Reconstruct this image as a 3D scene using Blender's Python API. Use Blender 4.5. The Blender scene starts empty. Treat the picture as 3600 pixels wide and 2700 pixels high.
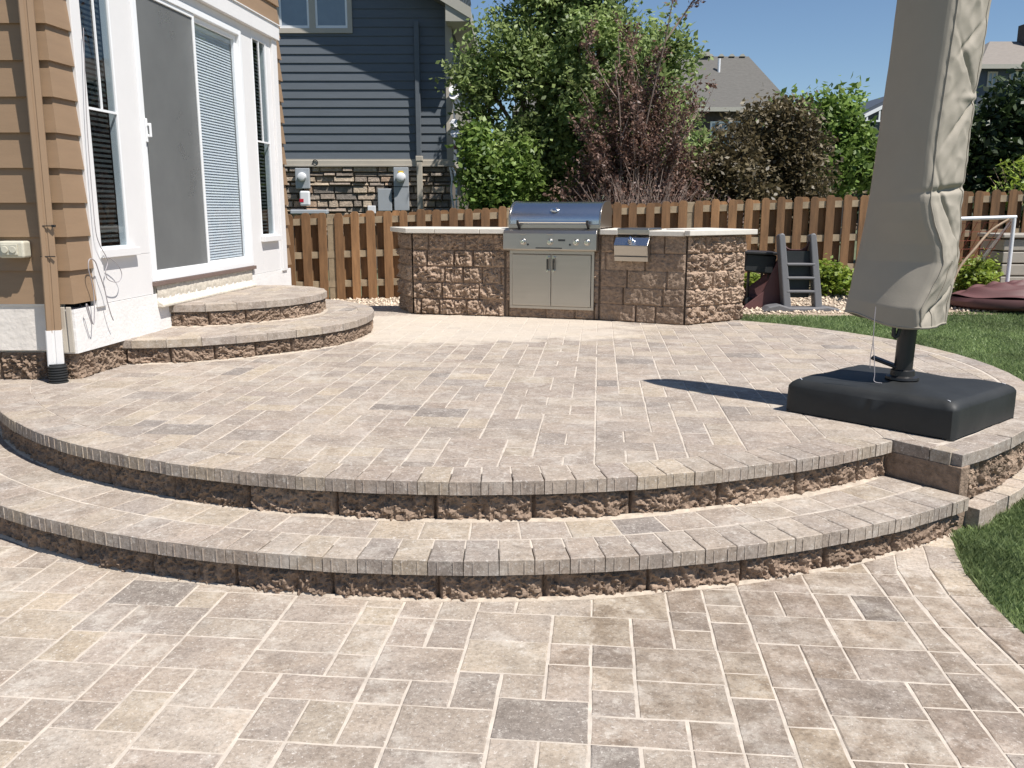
import bpy, math, random
import numpy as np
from mathutils import Vector, Matrix, noise
random.seed(7); rng = np.random.default_rng(7)
S = bpy.context.scene
COL = S.collection
R = math.radians
PI = math.pi

# ------------------------------------------------------------------ materials
def nodes_of(m):
    m.use_nodes = True
    nt = m.node_tree
    return nt, nt.nodes, nt.links, nt.nodes['Principled BSDF']

def ramp(N, stops):
    r = N.new('ShaderNodeValToRGB')
    e = r.color_ramp.elements
    while len(e) < len(stops): e.new(0.5)
    for k, (p, c) in enumerate(stops):
        e[k].position = p
        e[k].color = (c[0], c[1], c[2], 1) if hasattr(c, '__len__') else (c, c, c, 1)
    return r

def mat(name, base, rough=.6, var=.18, scale=6, bump=.15, bscale=80, metal=0, attr=False,
        spec=.5, stretch=None, island=0., bdist=.004, aniso=0., coat=0.):
    m = bpy.data.materials.new(name)
    nt, N, L, B = nodes_of(m)
    tc = N.new('ShaderNodeTexCoord'); mp = N.new('ShaderNodeMapping')
    L.new(tc.outputs['Object'], mp.inputs['Vector'])
    if stretch: mp.inputs['Scale'].default_value = stretch
    n1 = N.new('ShaderNodeTexNoise'); n1.inputs['Scale'].default_value = scale
    n1.inputs['Detail'].default_value = 6; n1.inputs['Roughness'].default_value = .65
    L.new(mp.outputs[0], n1.inputs['Vector'])
    r1 = ramp(N, [(.25, 1 - var), (.75, 1 + var)])
    L.new(n1.outputs['Fac'], r1.inputs['Fac'])
    mul = N.new('ShaderNodeMix'); mul.data_type = 'RGBA'; mul.blend_type = 'MULTIPLY'
    mul.inputs['Factor'].default_value = 1
    mul.inputs['A'].default_value = (*base, 1)
    if attr:
        at = N.new('ShaderNodeAttribute'); at.attribute_name = 'tone'
        L.new(at.outputs['Color'], mul.inputs['A'])
    L.new(r1.outputs['Color'], mul.inputs['B'])
    out = mul.outputs['Result']
    if island:
        ge = N.new('ShaderNodeNewGeometry')
        r2 = ramp(N, [(0, 1 - island), (1, 1 + island)])
        L.new(ge.outputs['Random Per Island'], r2.inputs['Fac'])
        m2 = N.new('ShaderNodeMix'); m2.data_type = 'RGBA'; m2.blend_type = 'MULTIPLY'
        m2.inputs['Factor'].default_value = 1
        L.new(out, m2.inputs['A']); L.new(r2.outputs['Color'], m2.inputs['B'])
        out = m2.outputs['Result']
    L.new(out, B.inputs['Base Color'])
    B.inputs['Roughness'].default_value = rough
    B.inputs['Metallic'].default_value = metal
    B.inputs['Specular IOR Level'].default_value = spec
    B.inputs['Anisotropic'].default_value = aniso
    B.inputs['Coat Weight'].default_value = coat
    if bump:
        n2 = N.new('ShaderNodeTexNoise'); n2.inputs['Scale'].default_value = bscale
        n2.inputs['Detail'].default_value = 5
        L.new(mp.outputs[0], n2.inputs['Vector'])
        bp = N.new('ShaderNodeBump'); bp.inputs['Strength'].default_value = bump
        bp.inputs['Distance'].default_value = bdist
        L.new(n2.outputs['Fac'], bp.inputs['Height']); L.new(bp.outputs[0], B.inputs['Normal'])
    return m

def paver_mat(name, dust=True):
    m = bpy.data.materials.new(name)
    nt, N, L, B = nodes_of(m)
    tc = N.new('ShaderNodeTexCoord')
    at = N.new('ShaderNodeAttribute'); at.attribute_name = 'tone'
    def nz(scale, det=6, ro=.6, off=0):
        n = N.new('ShaderNodeTexNoise'); n.inputs['Scale'].default_value = scale
        n.inputs['Detail'].default_value = det; n.inputs['Roughness'].default_value = ro
        mp = N.new('ShaderNodeMapping'); mp.inputs['Location'].default_value = (off, off * 1.7, 0)
        L.new(tc.outputs['Object'], mp.inputs['Vector']); L.new(mp.outputs[0], n.inputs['Vector'])
        return n.outputs['Fac']
    def mix(a, b, fac, blend='MIX'):
        x = N.new('ShaderNodeMix'); x.data_type = 'RGBA'; x.blend_type = blend
        for k, v in (('A', a), ('B', b)):
            if isinstance(v, tuple): x.inputs[k].default_value = (*v, 1)
            else: L.new(v, x.inputs[k])
        if isinstance(fac, (int, float)): x.inputs['Factor'].default_value = fac
        else: L.new(fac, x.inputs['Factor'])
        return x.outputs['Result']
    def rp(src, stops):
        r = ramp(N, stops); L.new(src, r.inputs['Fac']); return r.outputs['Color']
    c = at.outputs['Color']
    # every paver gets its own piece of the cloudy pattern
    sh = N.new('ShaderNodeVectorMath'); sh.operation = 'SCALE'; sh.inputs['Scale'].default_value = 90
    L.new(at.outputs['Vector'], sh.inputs[0])
    av = N.new('ShaderNodeVectorMath'); av.operation = 'ADD'; L.new(sh.outputs[0], av.inputs[0]); L.new(tc.outputs['Object'], av.inputs[1])
    def nzp(scale, det, ro):
        n = N.new('ShaderNodeTexNoise'); n.inputs['Scale'].default_value = scale; n.inputs['Detail'].default_value = det
        n.inputs['Roughness'].default_value = ro; n.inputs['Distortion'].default_value = .6; L.new(av.outputs[0], n.inputs['Vector']); return n.outputs['Fac']
    c = mix(c, rp(nzp(7.5, 6, .62), [(.34, (.78, .765, .755)), (.5, (.98, .975, .97)), (.68, (1.12, 1.115, 1.11))]), .9, 'MULTIPLY')
    c = mix(c, rp(nzp(3.5, 3, .5), [(.38, (.97, .965, .96)), (.64, (1.03, 1.0, .955))]), 1, 'MULTIPLY')
    c = mix(c, rp(nz(62, 5, .8, 2), [(.34, .58), (.5, .98), (.64, 1.15)]), .85, 'MULTIPLY')
    c = mix(c, (.16, .135, .115), rp(nz(48, 6, .8, 17), [(.59, 0), (.67, .6)]))
    c = mix(c, (.62, .58, .53), rp(nz(75, 5, .8, 23), [(.575, 0), (.64, .7)]))
    # pale worn flecks and lime bloom
    c = mix(c, (.56, .52, .46), rp(nz(20, 12, .86, 9), [(.54, 0), (.63, .72)]))
    c = mix(c, (.56, .52, .46), rp(nz(4.5, 12, .8, 13), [(.52, 0), (.66, .45 if dust else .62)]))
    if not dust:   # damp, stained stones left of the lawn
        vd = N.new('ShaderNodeVectorMath'); vd.operation = 'DISTANCE'; vd.inputs[1].default_value = (1.02, 2.78, 0)
        L.new(tc.outputs['Object'], vd.inputs[0])
        a2 = N.new('ShaderNodeMath'); a2.operation = 'MULTIPLY_ADD'; L.new(nz(5, 6, .6, 21), a2.inputs[0]); a2.inputs[1].default_value = -1.5; L.new(vd.outputs['Value'], a2.inputs[2])
        c = mix(c, rp(a2.outputs[0], [(-.0, (.70, .665, .63)), (.0, (.70, .665, .63)), (.05, (1, 1, 1))]), rp(nz(11, 3, .5, 4), [(.42, .25), (.58, 1)]), 'MULTIPLY')
        c = mix(c, rp(nz(1.1, 5, .6, 31), [(.38, (.95, .945, .93)), (.6, (1.1, 1.1, 1.09))]), 1, 'MULTIPLY')
    if dust:   # a sandy spill in front of the kitchen and the door steps
        sp = N.new('ShaderNodeSeparateXYZ'); L.new(tc.outputs['Object'], sp.inputs[0])
        vm = N.new('ShaderNodeVectorMath'); vm.operation = 'DISTANCE'
        mp = N.new('ShaderNodeMapping'); mp.inputs['Scale'].default_value = (.52, .95, 0)
        L.new(tc.outputs['Object'], mp.inputs['Vector']); L.new(mp.outputs[0], vm.inputs[0])
        vm.inputs[1].default_value = (-.65 * .52, 8.15 * .95, 0)
        ad = N.new('ShaderNodeMath'); ad.operation = 'MULTIPLY_ADD'
        L.new(nz(1.6, 8, .7, 3), ad.inputs[0]); ad.inputs[1].default_value = -1.7
        L.new(vm.outputs['Value'], ad.inputs[2])
        c = mix(c, (.57, .505, .42), rp(ad.outputs[0], [(-.0, .62), (.22, 0)]))
    L.new(c, B.inputs['Base Color'])
    B.inputs['Roughness'].default_value = .85
    B.inputs['Specular IOR Level'].default_value = .25
    bp = N.new('ShaderNodeBump'); bp.inputs['Strength'].default_value = .8; bp.inputs['Distance'].default_value = .005
    mx = N.new('ShaderNodeMath'); mx.operation = 'MULTIPLY_ADD'
    L.new(nz(34, 8, .75), mx.inputs[0]); mx.inputs[1].default_value = .8
    L.new(nz(9, 5, .6, 7), mx.inputs[2])
    L.new(mx.outputs[0], bp.inputs['Height']); L.new(bp.outputs[0], B.inputs['Normal'])
    return m

def leaf_mat(name, c1, c2, trans=.35):
    m = bpy.data.materials.new(name)
    nt, N, L, B = nodes_of(m)
    ge = N.new('ShaderNodeNewGeometry')
    r = ramp(N, [(0, c1), (1, c2)])
    L.new(ge.outputs['Random Per Island'], r.inputs['Fac'])
    tc = N.new('ShaderNodeTexCoord'); n = N.new('ShaderNodeTexNoise'); n.inputs['Scale'].default_value = 1.6
    L.new(tc.outputs['Object'], n.inputs['Vector'])
    r2 = ramp(N, [(.35, .7), (.65, 1.3)]); L.new(n.outputs['Fac'], r2.inputs['Fac'])
    x = N.new('ShaderNodeMix'); x.data_type = 'RGBA'; x.blend_type = 'MULTIPLY'; x.inputs['Factor'].default_value = 1
    L.new(r.outputs['Color'], x.inputs['A']); L.new(r2.outputs['Color'], x.inputs['B'])
    L.new(x.outputs['Result'], B.inputs['Base Color'])
    B.inputs['Roughness'].default_value = .5
    tr = N.new('ShaderNodeBsdfTranslucent'); L.new(x.outputs['Result'], tr.inputs['Color'])
    ms = N.new('ShaderNodeMixShader'); ms.inputs[0].default_value = trans
    L.new(B.outputs[0], ms.inputs[1]); L.new(tr.outputs[0], ms.inputs[2])
    L.new(ms.outputs[0], N['Material Output'].inputs['Surface'])
    return m

def glass_mat(name, tint=(.75, .8, .85), ior=1.5, boost=1.0):
    m = bpy.data.materials.new(name)
    nt, N, L, B = nodes_of(m)
    N.remove(B)
    tr = N.new('ShaderNodeBsdfTransparent'); tr.inputs[0].default_value = (*tint, 1)
    gl = N.new('ShaderNodeBsdfGlossy'); gl.inputs['Roughness'].default_value = .01
    gl.inputs['Color'].default_value = (boost, boost, boost, 1)
    fr = N.new('ShaderNodeFresnel'); fr.inputs[0].default_value = ior
    n = N.new('ShaderNodeTexNoise'); n.inputs['Scale'].default_value = 3
    tc = N.new('ShaderNodeTexCoord'); L.new(tc.outputs['Object'], n.inputs['Vector'])
    bp = N.new('ShaderNodeBump'); bp.inputs['Strength'].default_value = .08; bp.inputs['Distance'].default_value = .02
    L.new(n.outputs['Fac'], bp.inputs['Height']); L.new(bp.outputs[0], gl.inputs['Normal'])
    ge = N.new('ShaderNodeNewGeometry'); iv = N.new('ShaderNodeMath'); iv.operation = 'SUBTRACT'; iv.inputs[0].default_value = 1
    L.new(ge.outputs['Backfacing'], iv.inputs[1]); mu = N.new('ShaderNodeMath'); mu.operation = 'MULTIPLY'
    L.new(fr.outputs[0], mu.inputs[0]); L.new(iv.outputs[0], mu.inputs[1])
    ms = N.new('ShaderNodeMixShader'); L.new(mu.outputs[0], ms.inputs[0])
    L.new(tr.outputs[0], ms.inputs[1]); L.new(gl.outputs[0], ms.inputs[2])
    L.new(ms.outputs[0], N['Material Output'].inputs['Surface'])
    return m

MT = {}
MT['paver'] = paver_mat('paver')
MT['paver_low'] = paver_mat('paver_lower', False)
MT['sand'] = mat('joint_sand', (.50, .44, .37), .9, .25, 14, .4, 200)
MT['bead'] = mat('loose_sand', (.44, .375, .30), .95, .3, 30, .6, 200)
MT['block'] = mat('split_block', (.27, .195, .135), .95, .42, 30, 1, 90, attr=True, spec=.1, bdist=.008)
MT['tan'] = mat('tan_siding', (.27, .18, .108), .6, .08, 2.5, .25, 40, stretch=(1, 1, 6), bdist=.002)
MT['tanpipe'] = mat('tan_pipe', (.29, .195, .12), .45, .06, 3, .05, 40)
MT['white'] = mat('white_trim', (.735, .725, .71), .55, .03, 3, .12, 60, bdist=.002)
MT['stucco'] = mat('white_foundation', (.76, .745, .72), .85, .07, 5, .6, 40, bdist=.006)
MT['stuccog'] = mat('grey_foundation', (.72, .67, .61), .9, .14, 4, .6, 25, bdist=.008)
MT['vinyl'] = mat('vinyl_frame', (.82, .83, .83), .35, .02, 3, 0)
MT['screen'] = mat('insect_screen', (.15, .158, .155), .6, .22, 1.6, .2, 300)
MT['screen'] = mat('insect_screen', (.20, .207, .203), .6, .14, 1.6, 0)
def see_through(m, k):
    nt = m.node_tree; N = nt.nodes; L = nt.links
    tr = N.new('ShaderNodeBsdfTransparent'); ms = N.new('ShaderNodeMixShader'); ms.inputs[0].default_value = k
    L.new(N['Principled BSDF'].outputs[0], ms.inputs[1]); L.new(tr.outputs[0], ms.inputs[2]); L.new(ms.outputs[0], N['Material Output'].inputs['Surface'])
see_through(MT['screen'], .42)
MT['blind'] = mat('blind_slats', (.68, .71, .73), .45, .06, 2, 0)
MT['darkblind'] = mat('dark_blind', (.06, .065, .06), .5, .2, 3, 0)
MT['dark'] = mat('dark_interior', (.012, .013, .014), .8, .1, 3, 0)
MT['glass'] = glass_mat('glass', (.93, .95, .96))
MT['glassd'] = glass_mat('glass_dark', (.8, .84, .86), 1.6)
MT['foam'] = mat('raw_sill', (.60, .55, .46), .9, .3, 30, .9, 60)
MT['brownsill'] = mat('brown_sill', (.17, .12, .10), .7, .1, 8, .1)
MT['blackp'] = mat('black_plastic', (.02, .022, .023), .5, .2, 8, .2)
MT['outlet'] = mat('outlet_cover', (.55, .52, .42), .4, .12, 20, .1)
MT['wire'] = mat('grey_wire', (.32, .30, .31), .5, .1, 5, 0)
MT['counter'] = mat('counter_stone', (.62, .585, .52), .6, .09, 10, .25, 60)
MT['steel'] = mat('brushed_steel', (.43, .405, .365), .33, .05, 3, .12, 90, metal=1, stretch=(.4, 1, 9), bdist=.001)
MT['steelp'] = mat('polished_steel', (.60, .61, .63), .27, .05, 4, .05, 14, metal=1, bdist=.004)
MT['chrome'] = mat('chrome', (.78, .78, .78), .12, .02, 4, 0, metal=1)
MT['fence'] = mat('cedar_stain', (.24, .13, .058), .75, .42, 3, .5, 50, stretch=(7, 7, .8), island=.34)
MT['fenceb'] = mat('cedar_raw', (.33, .26, .17), .85, .35, 3, .5, 50, stretch=(2, 2, 2), island=.2)
MT['blue'] = mat('blue_siding', (.105, .123, .142), .6, .09, 2, .3, 60, stretch=(1, 1, 7), bdist=.003)
MT['beige'] = mat('beige_trim', (.45, .41, .345), .65, .06, 3, .1)
MT['soffit'] = mat('soffit_paint', (.40, .385, .33), .7, .04, 3, .1)
MT['stone'] = mat('ledge_stone', (.3, .25, .2), .85, .4, 14, .9, 40, attr=True, bdist=.02)
MT['mortar'] = mat('mortar', (.15, .125, .10), .9, .2, 10, .3)
MT['shingle'] = mat('roof_shingles', (.115, .11, .10), .9, .22, 18, .8, 5, bdist=.03, stretch=(.3, 1, 2.2))
MT['shingleb'] = mat('roof_shingles_tan', (.22, .195, .17), .9, .16, 12, .8, 5, bdist=.03, stretch=(.3, 1, 2.2))
MT['greymetal'] = mat('grey_enclosure', (.36, .385, .41), .45, .08, 3, .1)
MT['cover'] = mat('canvas_cover', (.335, .30, .245), .8, .05, 3, .35, 160, bdist=.0015)
MT['weightcover'] = mat('black_vinyl_cover', (.016, .0175, .0175), .6, .3, 7, .3, 18, bdist=.004)
MT['blackm'] = mat('black_metal', (.02, .019, .019), .4, .1, 8, 0)
MT['grasssoil'] = mat('lawn_soil', (.07, .10, .04), .95, .35, 5, .6, 50)
MT['soil'] = mat('soil', (.10, .115, .06), .95, .3, 1.2, .5, 10)
MT['gravel'] = mat('tan_gravel', (.56, .46, .35), .85, .2, 20, .3, 60, island=.4)
MT['gravelbed'] = mat('gravel_bed', (.34, .27, .20), .95, .4, 40, .9, 60)
MT['slidegrey'] = mat('grey_plastic', (.15, .148, .153), .5, .06, 5, .1)
MT['maroon'] = mat('maroon_plastic', (.12, .05, .048), .6, .1, 5, .1)
MT['pvc'] = mat('white_pvc', (.75, .76, .78), .35, .03, 5, 0)
MT['resin'] = mat('beige_resin', (.36, .33, .28), .6, .08, 5, .1)
MT['bark'] = mat('bark', (.12, .085, .06), .9, .3, 12, .8, 30)
MT['barkp'] = mat('purple_bark', (.25, .19, .155), .9, .3, 12, .5, 30)
MT['brick'] = mat('shaded_brick', (.075, .06, .055), .9, .3, 6, .5, 10)  # brick colour darkened to carry the shade of eave and leaves
MT['slate'] = mat('slate_siding', (.06, .075, .10), .7, .1, 3, .3, 10)
MT['winpane'] = mat('far_window', (.22, .27, .32), .1, .1, 3, 0)
MT['latt'] = mat('weathered_black_wood', (.05, .045, .045), .8, .3, 8, .3)
MT['red'] = mat('red_plastic', (.5, .02, .04), .4, .05, 3, 0)
MT['yellow'] = mat('yellow_label', (.75, .5, .03), .5, .05, 3, 0)
MT['netting'] = mat('red_net', (.30, .08, .05), .7, .1, 5, 0)
MT['stem'] = mat('stem', (.33, .24, .16), .8, .2, 12, .3)
MT['tandry'] = mat('bent_branch', (.48, .35, .24), .8, .2, 12, .3)
MT['grass'] = leaf_mat('grass_blades', (.14, .20, .075), (.31, .39, .17), .5)
MT['leafg'] = leaf_mat('leaves_green', (.13, .19, .06), (.39, .48, .18), .5)
MT['leafl'] = leaf_mat('leaves_light', (.09, .16, .03), (.26, .36, .09), .4)
MT['leafy'] = leaf_mat('leaves_lime', (.14, .22, .03), (.34, .42, .07), .4)
MT['leafd'] = leaf_mat('leaves_dark', (.02, .042, .014), (.055, .085, .028), .2)
MT['leafp'] = leaf_mat('leaves_plum', (.10, .055, .045), (.27, .165, .12), .35)
MT['leafq'] = leaf_mat('leaves_plum_dark', (.07, .055, .03), (.20, .16, .085), .3)

# ------------------------------------------------------------------ mesh builder
WM = {}
def base_of(parent):
    return WM.get(parent.name, Matrix.Identity(4)) if parent else Matrix.Identity(4)

class MB:
    def __init__(s, M=None):
        s.v = []; s.f = []; s.c = []; s.M = M; s.tone = None; s.span = []
    def add(s, vs, fs, tone=None):
        o = len(s.v); f_0 = len(s.f)
        if s.M is not None: vs = [s.M @ Vector(p) for p in vs]
        s.v += [tuple(p) for p in vs]
        for f in fs:
            s.f.append(tuple(i + o for i in f)); s.c.append(tone or s.tone or (1, 1, 1))
        s.span.append((o, len(s.v), f_0, len(s.f)))
        return s
    def box(s, x0, x1, y0, y1, z0, z1, tone=None, T=None):
        vs = [Vector(p) for p in ((x0,y0,z0),(x1,y0,z0),(x1,y1,z0),(x0,y1,z0),(x0,y0,z1),(x1,y0,z1),(x1,y1,z1),(x0,y1,z1))]
        if T is not None: vs = [T @ p for p in vs]
        return s.add(vs, [(0,3,2,1),(4,5,6,7),(0,1,5,4),(1,2,6,5),(2,3,7,6),(3,0,4,7)], tone)
    def prism(s, poly, axis, a, b, tone=None):
        """poly of (p,q); axis 'x': (a,p,q); 'y': (p,a,q); 'z': (p,q,a)"""
        g = {'x': lambda p, q, t: (t, p, q), 'y': lambda p, q, t: (p, t, q), 'z': lambda p, q, t: (p, q, t)}[axis]
        n = len(poly)
        vs = [g(p, q, a) for p, q in poly] + [g(p, q, b) for p, q in poly]
        fs = [tuple(range(n))[::-1], tuple(range(n, 2 * n))] + [(i, (i+1) % n, n+(i+1) % n, n+i) for i in range(n)]
        return s.add(vs, fs, tone)
    def tube(s, pts, r, n=8, cap=True):
        pts = [Vector(p) for p in pts]
        rs = r if hasattr(r, '__len__') else [r] * len(pts)
        vs = []; fs = []; prev = None
        for i, p in enumerate(pts):
            d = (pts[min(i+1, len(pts)-1)] - pts[max(i-1, 0)])
            if d.length < 1e-9: d = Vector((0, 0, 1))
            d.normalize()
            if prev is None:
                u = d.orthogonal().normalized()
            else:
                u = prev - d * prev.dot(d)
                u = u.normalized() if u.length > 1e-6 else d.orthogonal().normalized()
            prev = u; w = d.cross(u)
            for k in range(n):
                a = 2 * PI * k / n
                vs.append(p + (u * math.cos(a) + w * math.sin(a)) * rs[i])
        m = len(pts)
        for i in range(m - 1):
            for k in range(n):
                fs.append((i*n+k, i*n+(k+1) % n, (i+1)*n+(k+1) % n, (i+1)*n+k))
        if cap: fs += [tuple(range(n))[::-1], tuple(range((m-1)*n, m*n))]
        return s.add(vs, fs)
    def lathe(s, prof, c=(0, 0, 0), axis='z', n=24):
        vs = []; fs = []
        for r_, h in prof:
            for k in range(n):
                a = 2 * PI * k / n; p = (r_ * math.cos(a), r_ * math.sin(a), h)
                if axis == 'y': p = (p[0], -p[2], p[1])
                elif axis == 'x': p = (p[2], p[0], p[1])
                vs.append((p[0]+c[0], p[1]+c[1], p[2]+c[2]))
        for i in range(len(prof) - 1):
            for k in range(n): fs.append((i*n+k, i*n+(k+1) % n, (i+1)*n+(k+1) % n, (i+1)*n+k))
        fs += [tuple(range(n))[::-1], tuple(range((len(prof)-1)*n, len(prof)*n))]
        return s.add(vs, fs)
    def grid(s, fn, nu, nv, wrap=False, tonefn=None):
        o = len(s.v)
        vs = [fn(i / (nu if wrap else nu - 1), j / (nv - 1)) for j in range(nv) for i in range(nu)]
        fs = []
        for j in range(nv - 1):
            for i in range(nu if wrap else nu - 1):
                fs.append((j*nu+i, j*nu+(i+1) % nu, (j+1)*nu+(i+1) % nu, (j+1)*nu+i))
        return s.add(vs, fs)
    def build(s, name, m, parent=None, smooth=None, bevel=0, solid=0, fix=False, seg=2):
        me = bpy.data.meshes.new(name)
        inv = base_of(parent).inverted()
        ident = inv == Matrix.Identity(4)
        vs = s.v if ident else [tuple(inv @ Vector(p)) for p in s.v]
        me.from_pydata(vs, [], s.f)
        me.materials.append(m)
        if fix:
            import bmesh
            bm = bmesh.new(); bm.from_mesh(me); bmesh.ops.recalc_face_normals(bm, faces=bm.faces); bm.to_mesh(me); bm.free()
        if any(c != (1, 1, 1) for c in s.c):
            a = me.attributes.new('tone', 'FLOAT_COLOR', 'FACE')
            a.data.foreach_set('color', [x for c in s.c for x in (*c, 1)])
        if smooth is not None:
            me.polygons.foreach_set('use_smooth', [True] * len(me.polygons))
            if smooth < 180: me.set_sharp_from_angle(angle=R(smooth))
        me.update()
        o = bpy.data.objects.new(name, me); COL.objects.link(o)
        if parent:
            o.parent = parent; WM[o.name] = base_of(parent)
        if solid:
            q = o.modifiers.new('solid', 'SOLIDIFY'); q.thickness = solid; q.offset = 0
        if bevel:
            b = o.modifiers.new('bevel', 'BEVEL'); b.width = bevel; b.segments = seg; b.limit_method = 'ANGLE'; b.angle_limit = R(40)
        return o

def each(mb, name, m, parent=None, **kw):
    """every primitive of the builder becomes a part of its own"""
    out = []
    for (v0, v1, f0, f1) in mb.span:
        p = MB(); p.v = mb.v[v0:v1]; p.f = [tuple(i-v0 for i in f) for f in mb.f[f0:f1]]; p.c = mb.c[f0:f1]
        out.append(p.build(name, m, parent, **kw))
    return out

def npmesh(name, V, Fq, m, parent=None, smooth=False):
    """V (n,3) array, Fq (k,q) array"""
    me = bpy.data.meshes.new(name)
    inv = np.array(base_of(parent).inverted())
    V = V @ inv[:3, :3].T + inv[:3, 3]
    k, q = Fq.shape
    me.vertices.add(len(V)); me.vertices.foreach_set('co', V.astype(np.float32).ravel())
    me.loops.add(k * q); me.loops.foreach_set('vertex_index', Fq.astype(np.int32).ravel())
    me.polygons.add(k); me.polygons.foreach_set('loop_start', np.arange(0, k * q, q, dtype=np.int32))
    me.update(calc_edges=True); me.materials.append(m)
    if smooth: me.polygons.foreach_set('use_smooth', np.ones(k, dtype=bool))
    o = bpy.data.objects.new(name, me); COL.objects.link(o)
    if parent: o.parent = parent; WM[o.name] = base_of(parent)
    return o

def tag(o, label=None, cat=None, group=None, kind=None):
    if label: o['label'] = label
    if cat: o['category'] = cat
    if group: o['group'] = group
    if kind: o['kind'] = kind
    return o

def thing(name, label, cat, loc=(0, 0, 0), group=None):
    o = bpy.data.objects.new(name, None); COL.objects.link(o); o.location = loc
    o.empty_display_size = .1
    WM[o.name] = Matrix.Translation(loc)
    return tag(o, label, cat, group)

def frame(p0, ang, z=0):
    return Matrix.Translation((p0[0], p0[1], z)) @ Matrix.Rotation(ang, 4, 'Z')

def sm(a, b, x):
    t = max(0., min(1., (x - a) / (b - a))); return t * t * (3 - 2 * t)

def lerp_tab(tab, x):
    if x <= tab[0][0]: return tab[0][1]
    for (a, b), (c, d) in zip(tab, tab[1:]):
        if x <= c: return b + (d - b) * (x - a) / (c - a)
    return tab[-1][1]

# ---- 2D helpers
def offset_path(path, off, closed=False):
    n = len(path); out = []
    for i in range(n):
        p = Vector(path[i])
        a = Vector(path[i-1]) if (i > 0 or closed) else None
        b = Vector(path[(i+1) % n]) if (i < n-1 or closed) else None
        d1 = (p - a).normalized() if a is not None else (b - p).normalized()
        d2 = (b - p).normalized() if b is not None else d1
        n1 = Vector((d1.y, -d1.x)); n2 = Vector((d2.y, -d2.x))
        m = (n1 + n2).normalized(); k = m.dot(n1)
        out.append(p + m * (off / max(k, .25)))
    return out

def extrude_path(mb, path, prof, closed=False, cap=True, tone=None):
    rows = [offset_path(path, off, closed) for off, z in prof]
    n = len(path); m = len(prof)
    vs = [(rows[j][i].x, rows[j][i].y, prof[j][1]) for i in range(n) for j in range(m)]
    fs = []
    for i in range(n if closed else n - 1):
        for j in range(m - 1):
            i2 = (i + 1) % n
            fs.append((i*m+j, i2*m+j, i2*m+j+1, i*m+j+1))
    if cap and not closed:
        fs.append(tuple(range(m))[::-1]); fs.append(tuple((n-1)*m+j for j in range(m)))
    mb.add(vs, fs, tone)

def arc(c, r, a0, a1, n):
    return [(c[0] + (r(a) if callable(r) else r) * math.cos(R(a)), c[1] + (r(a) if callable(r) else r) * math.sin(R(a)))
            for a in [a0 + (a1 - a0) * i / (n - 1) for i in range(n)]]

def resample(path, ds):
    P = [Vector(p) for p in path]; L = [0]
    for a, b in zip(P, P[1:]): L.append(L[-1] + (b - a).length)
    n = max(2, int(round(L[-1] / ds)) + 1); out = []; k = 0
    for i in range(n):
        s = L[-1] * i / (n - 1)
        while k < len(P) - 2 and L[k+1] < s: k += 1
        t = (s - L[k]) / max(1e-9, L[k+1] - L[k])
        out.append(P[k].lerp(P[k+1], t))
    return out, L[-1]

def spline(pts, n=10):
    P = [Vector(p) for p in pts]; out = []
    for i in range(len(P) - 1):
        p0 = P[max(i-1, 0)]; p1 = P[i]; p2 = P[i+1]; p3 = P[min(i+2, len(P)-1)]
        for k in range(n):
            t = k / n
            out.append(.5 * ((2*p1) + (p2-p0)*t + (2*p0-5*p1+4*p2-p3)*t*t + (3*p1-p0-3*p2+p3)*t**3))
    out.append(P[-1]); return out

def clip_poly(subj, win):
    """Sutherland-Hodgman: subj any polygon, win convex CCW"""
    out = subj
    for i in range(len(win)):
        a = win[i]; b = win[(i+1) % len(win)]
        ex, ey = b[0]-a[0], b[1]-a[1]
        inp = out; out = []
        if not inp: break
        dd = [ex*(p[1]-a[1]) - ey*(p[0]-a[0]) for p in inp]
        for k in range(len(inp)):
            p, q = inp[k-1], inp[k]; dp, dq = dd[k-1], dd[k]
            if (dp >= 0) != (dq >= 0):
                t = dp / (dp - dq); out.append((p[0]+(q[0]-p[0])*t, p[1]+(q[1]-p[1])*t))
            if dq >= 0: out.append(q)
    return out

def inpoly(p, poly):
    x, y = p; c = False
    for i in range(len(poly)):
        x1, y1 = poly[i-1]; x2, y2 = poly[i]
        if (y1 > y) != (y2 > y) and x < (x2-x1)*(y-y1)/(y2-y1)+x1: c = not c
    return c

TONES = [(.352, .305, .258), (.338, .29, .245), (.365, .318, .268), (.325, .278, .236), (.372, .322, .265), (.345, .295, .25),
         (.31, .268, .23), (.295, .258, .225), (.37, .318, .255), (.33, .284, .24), (.355, .31, .262), (.318, .27, .23)]
def ptone(dark=0):
    c = random.choice(TONES)
    if random.random() < .03 + dark: c = (.24, .213, .19)
    if random.random() < .025: c = (.385, .33, .26)
    k = random.uniform(.94, 1.07)
    return (c[0]*k*.985, c[1]*k*.98, c[2]*k*.985)

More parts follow.
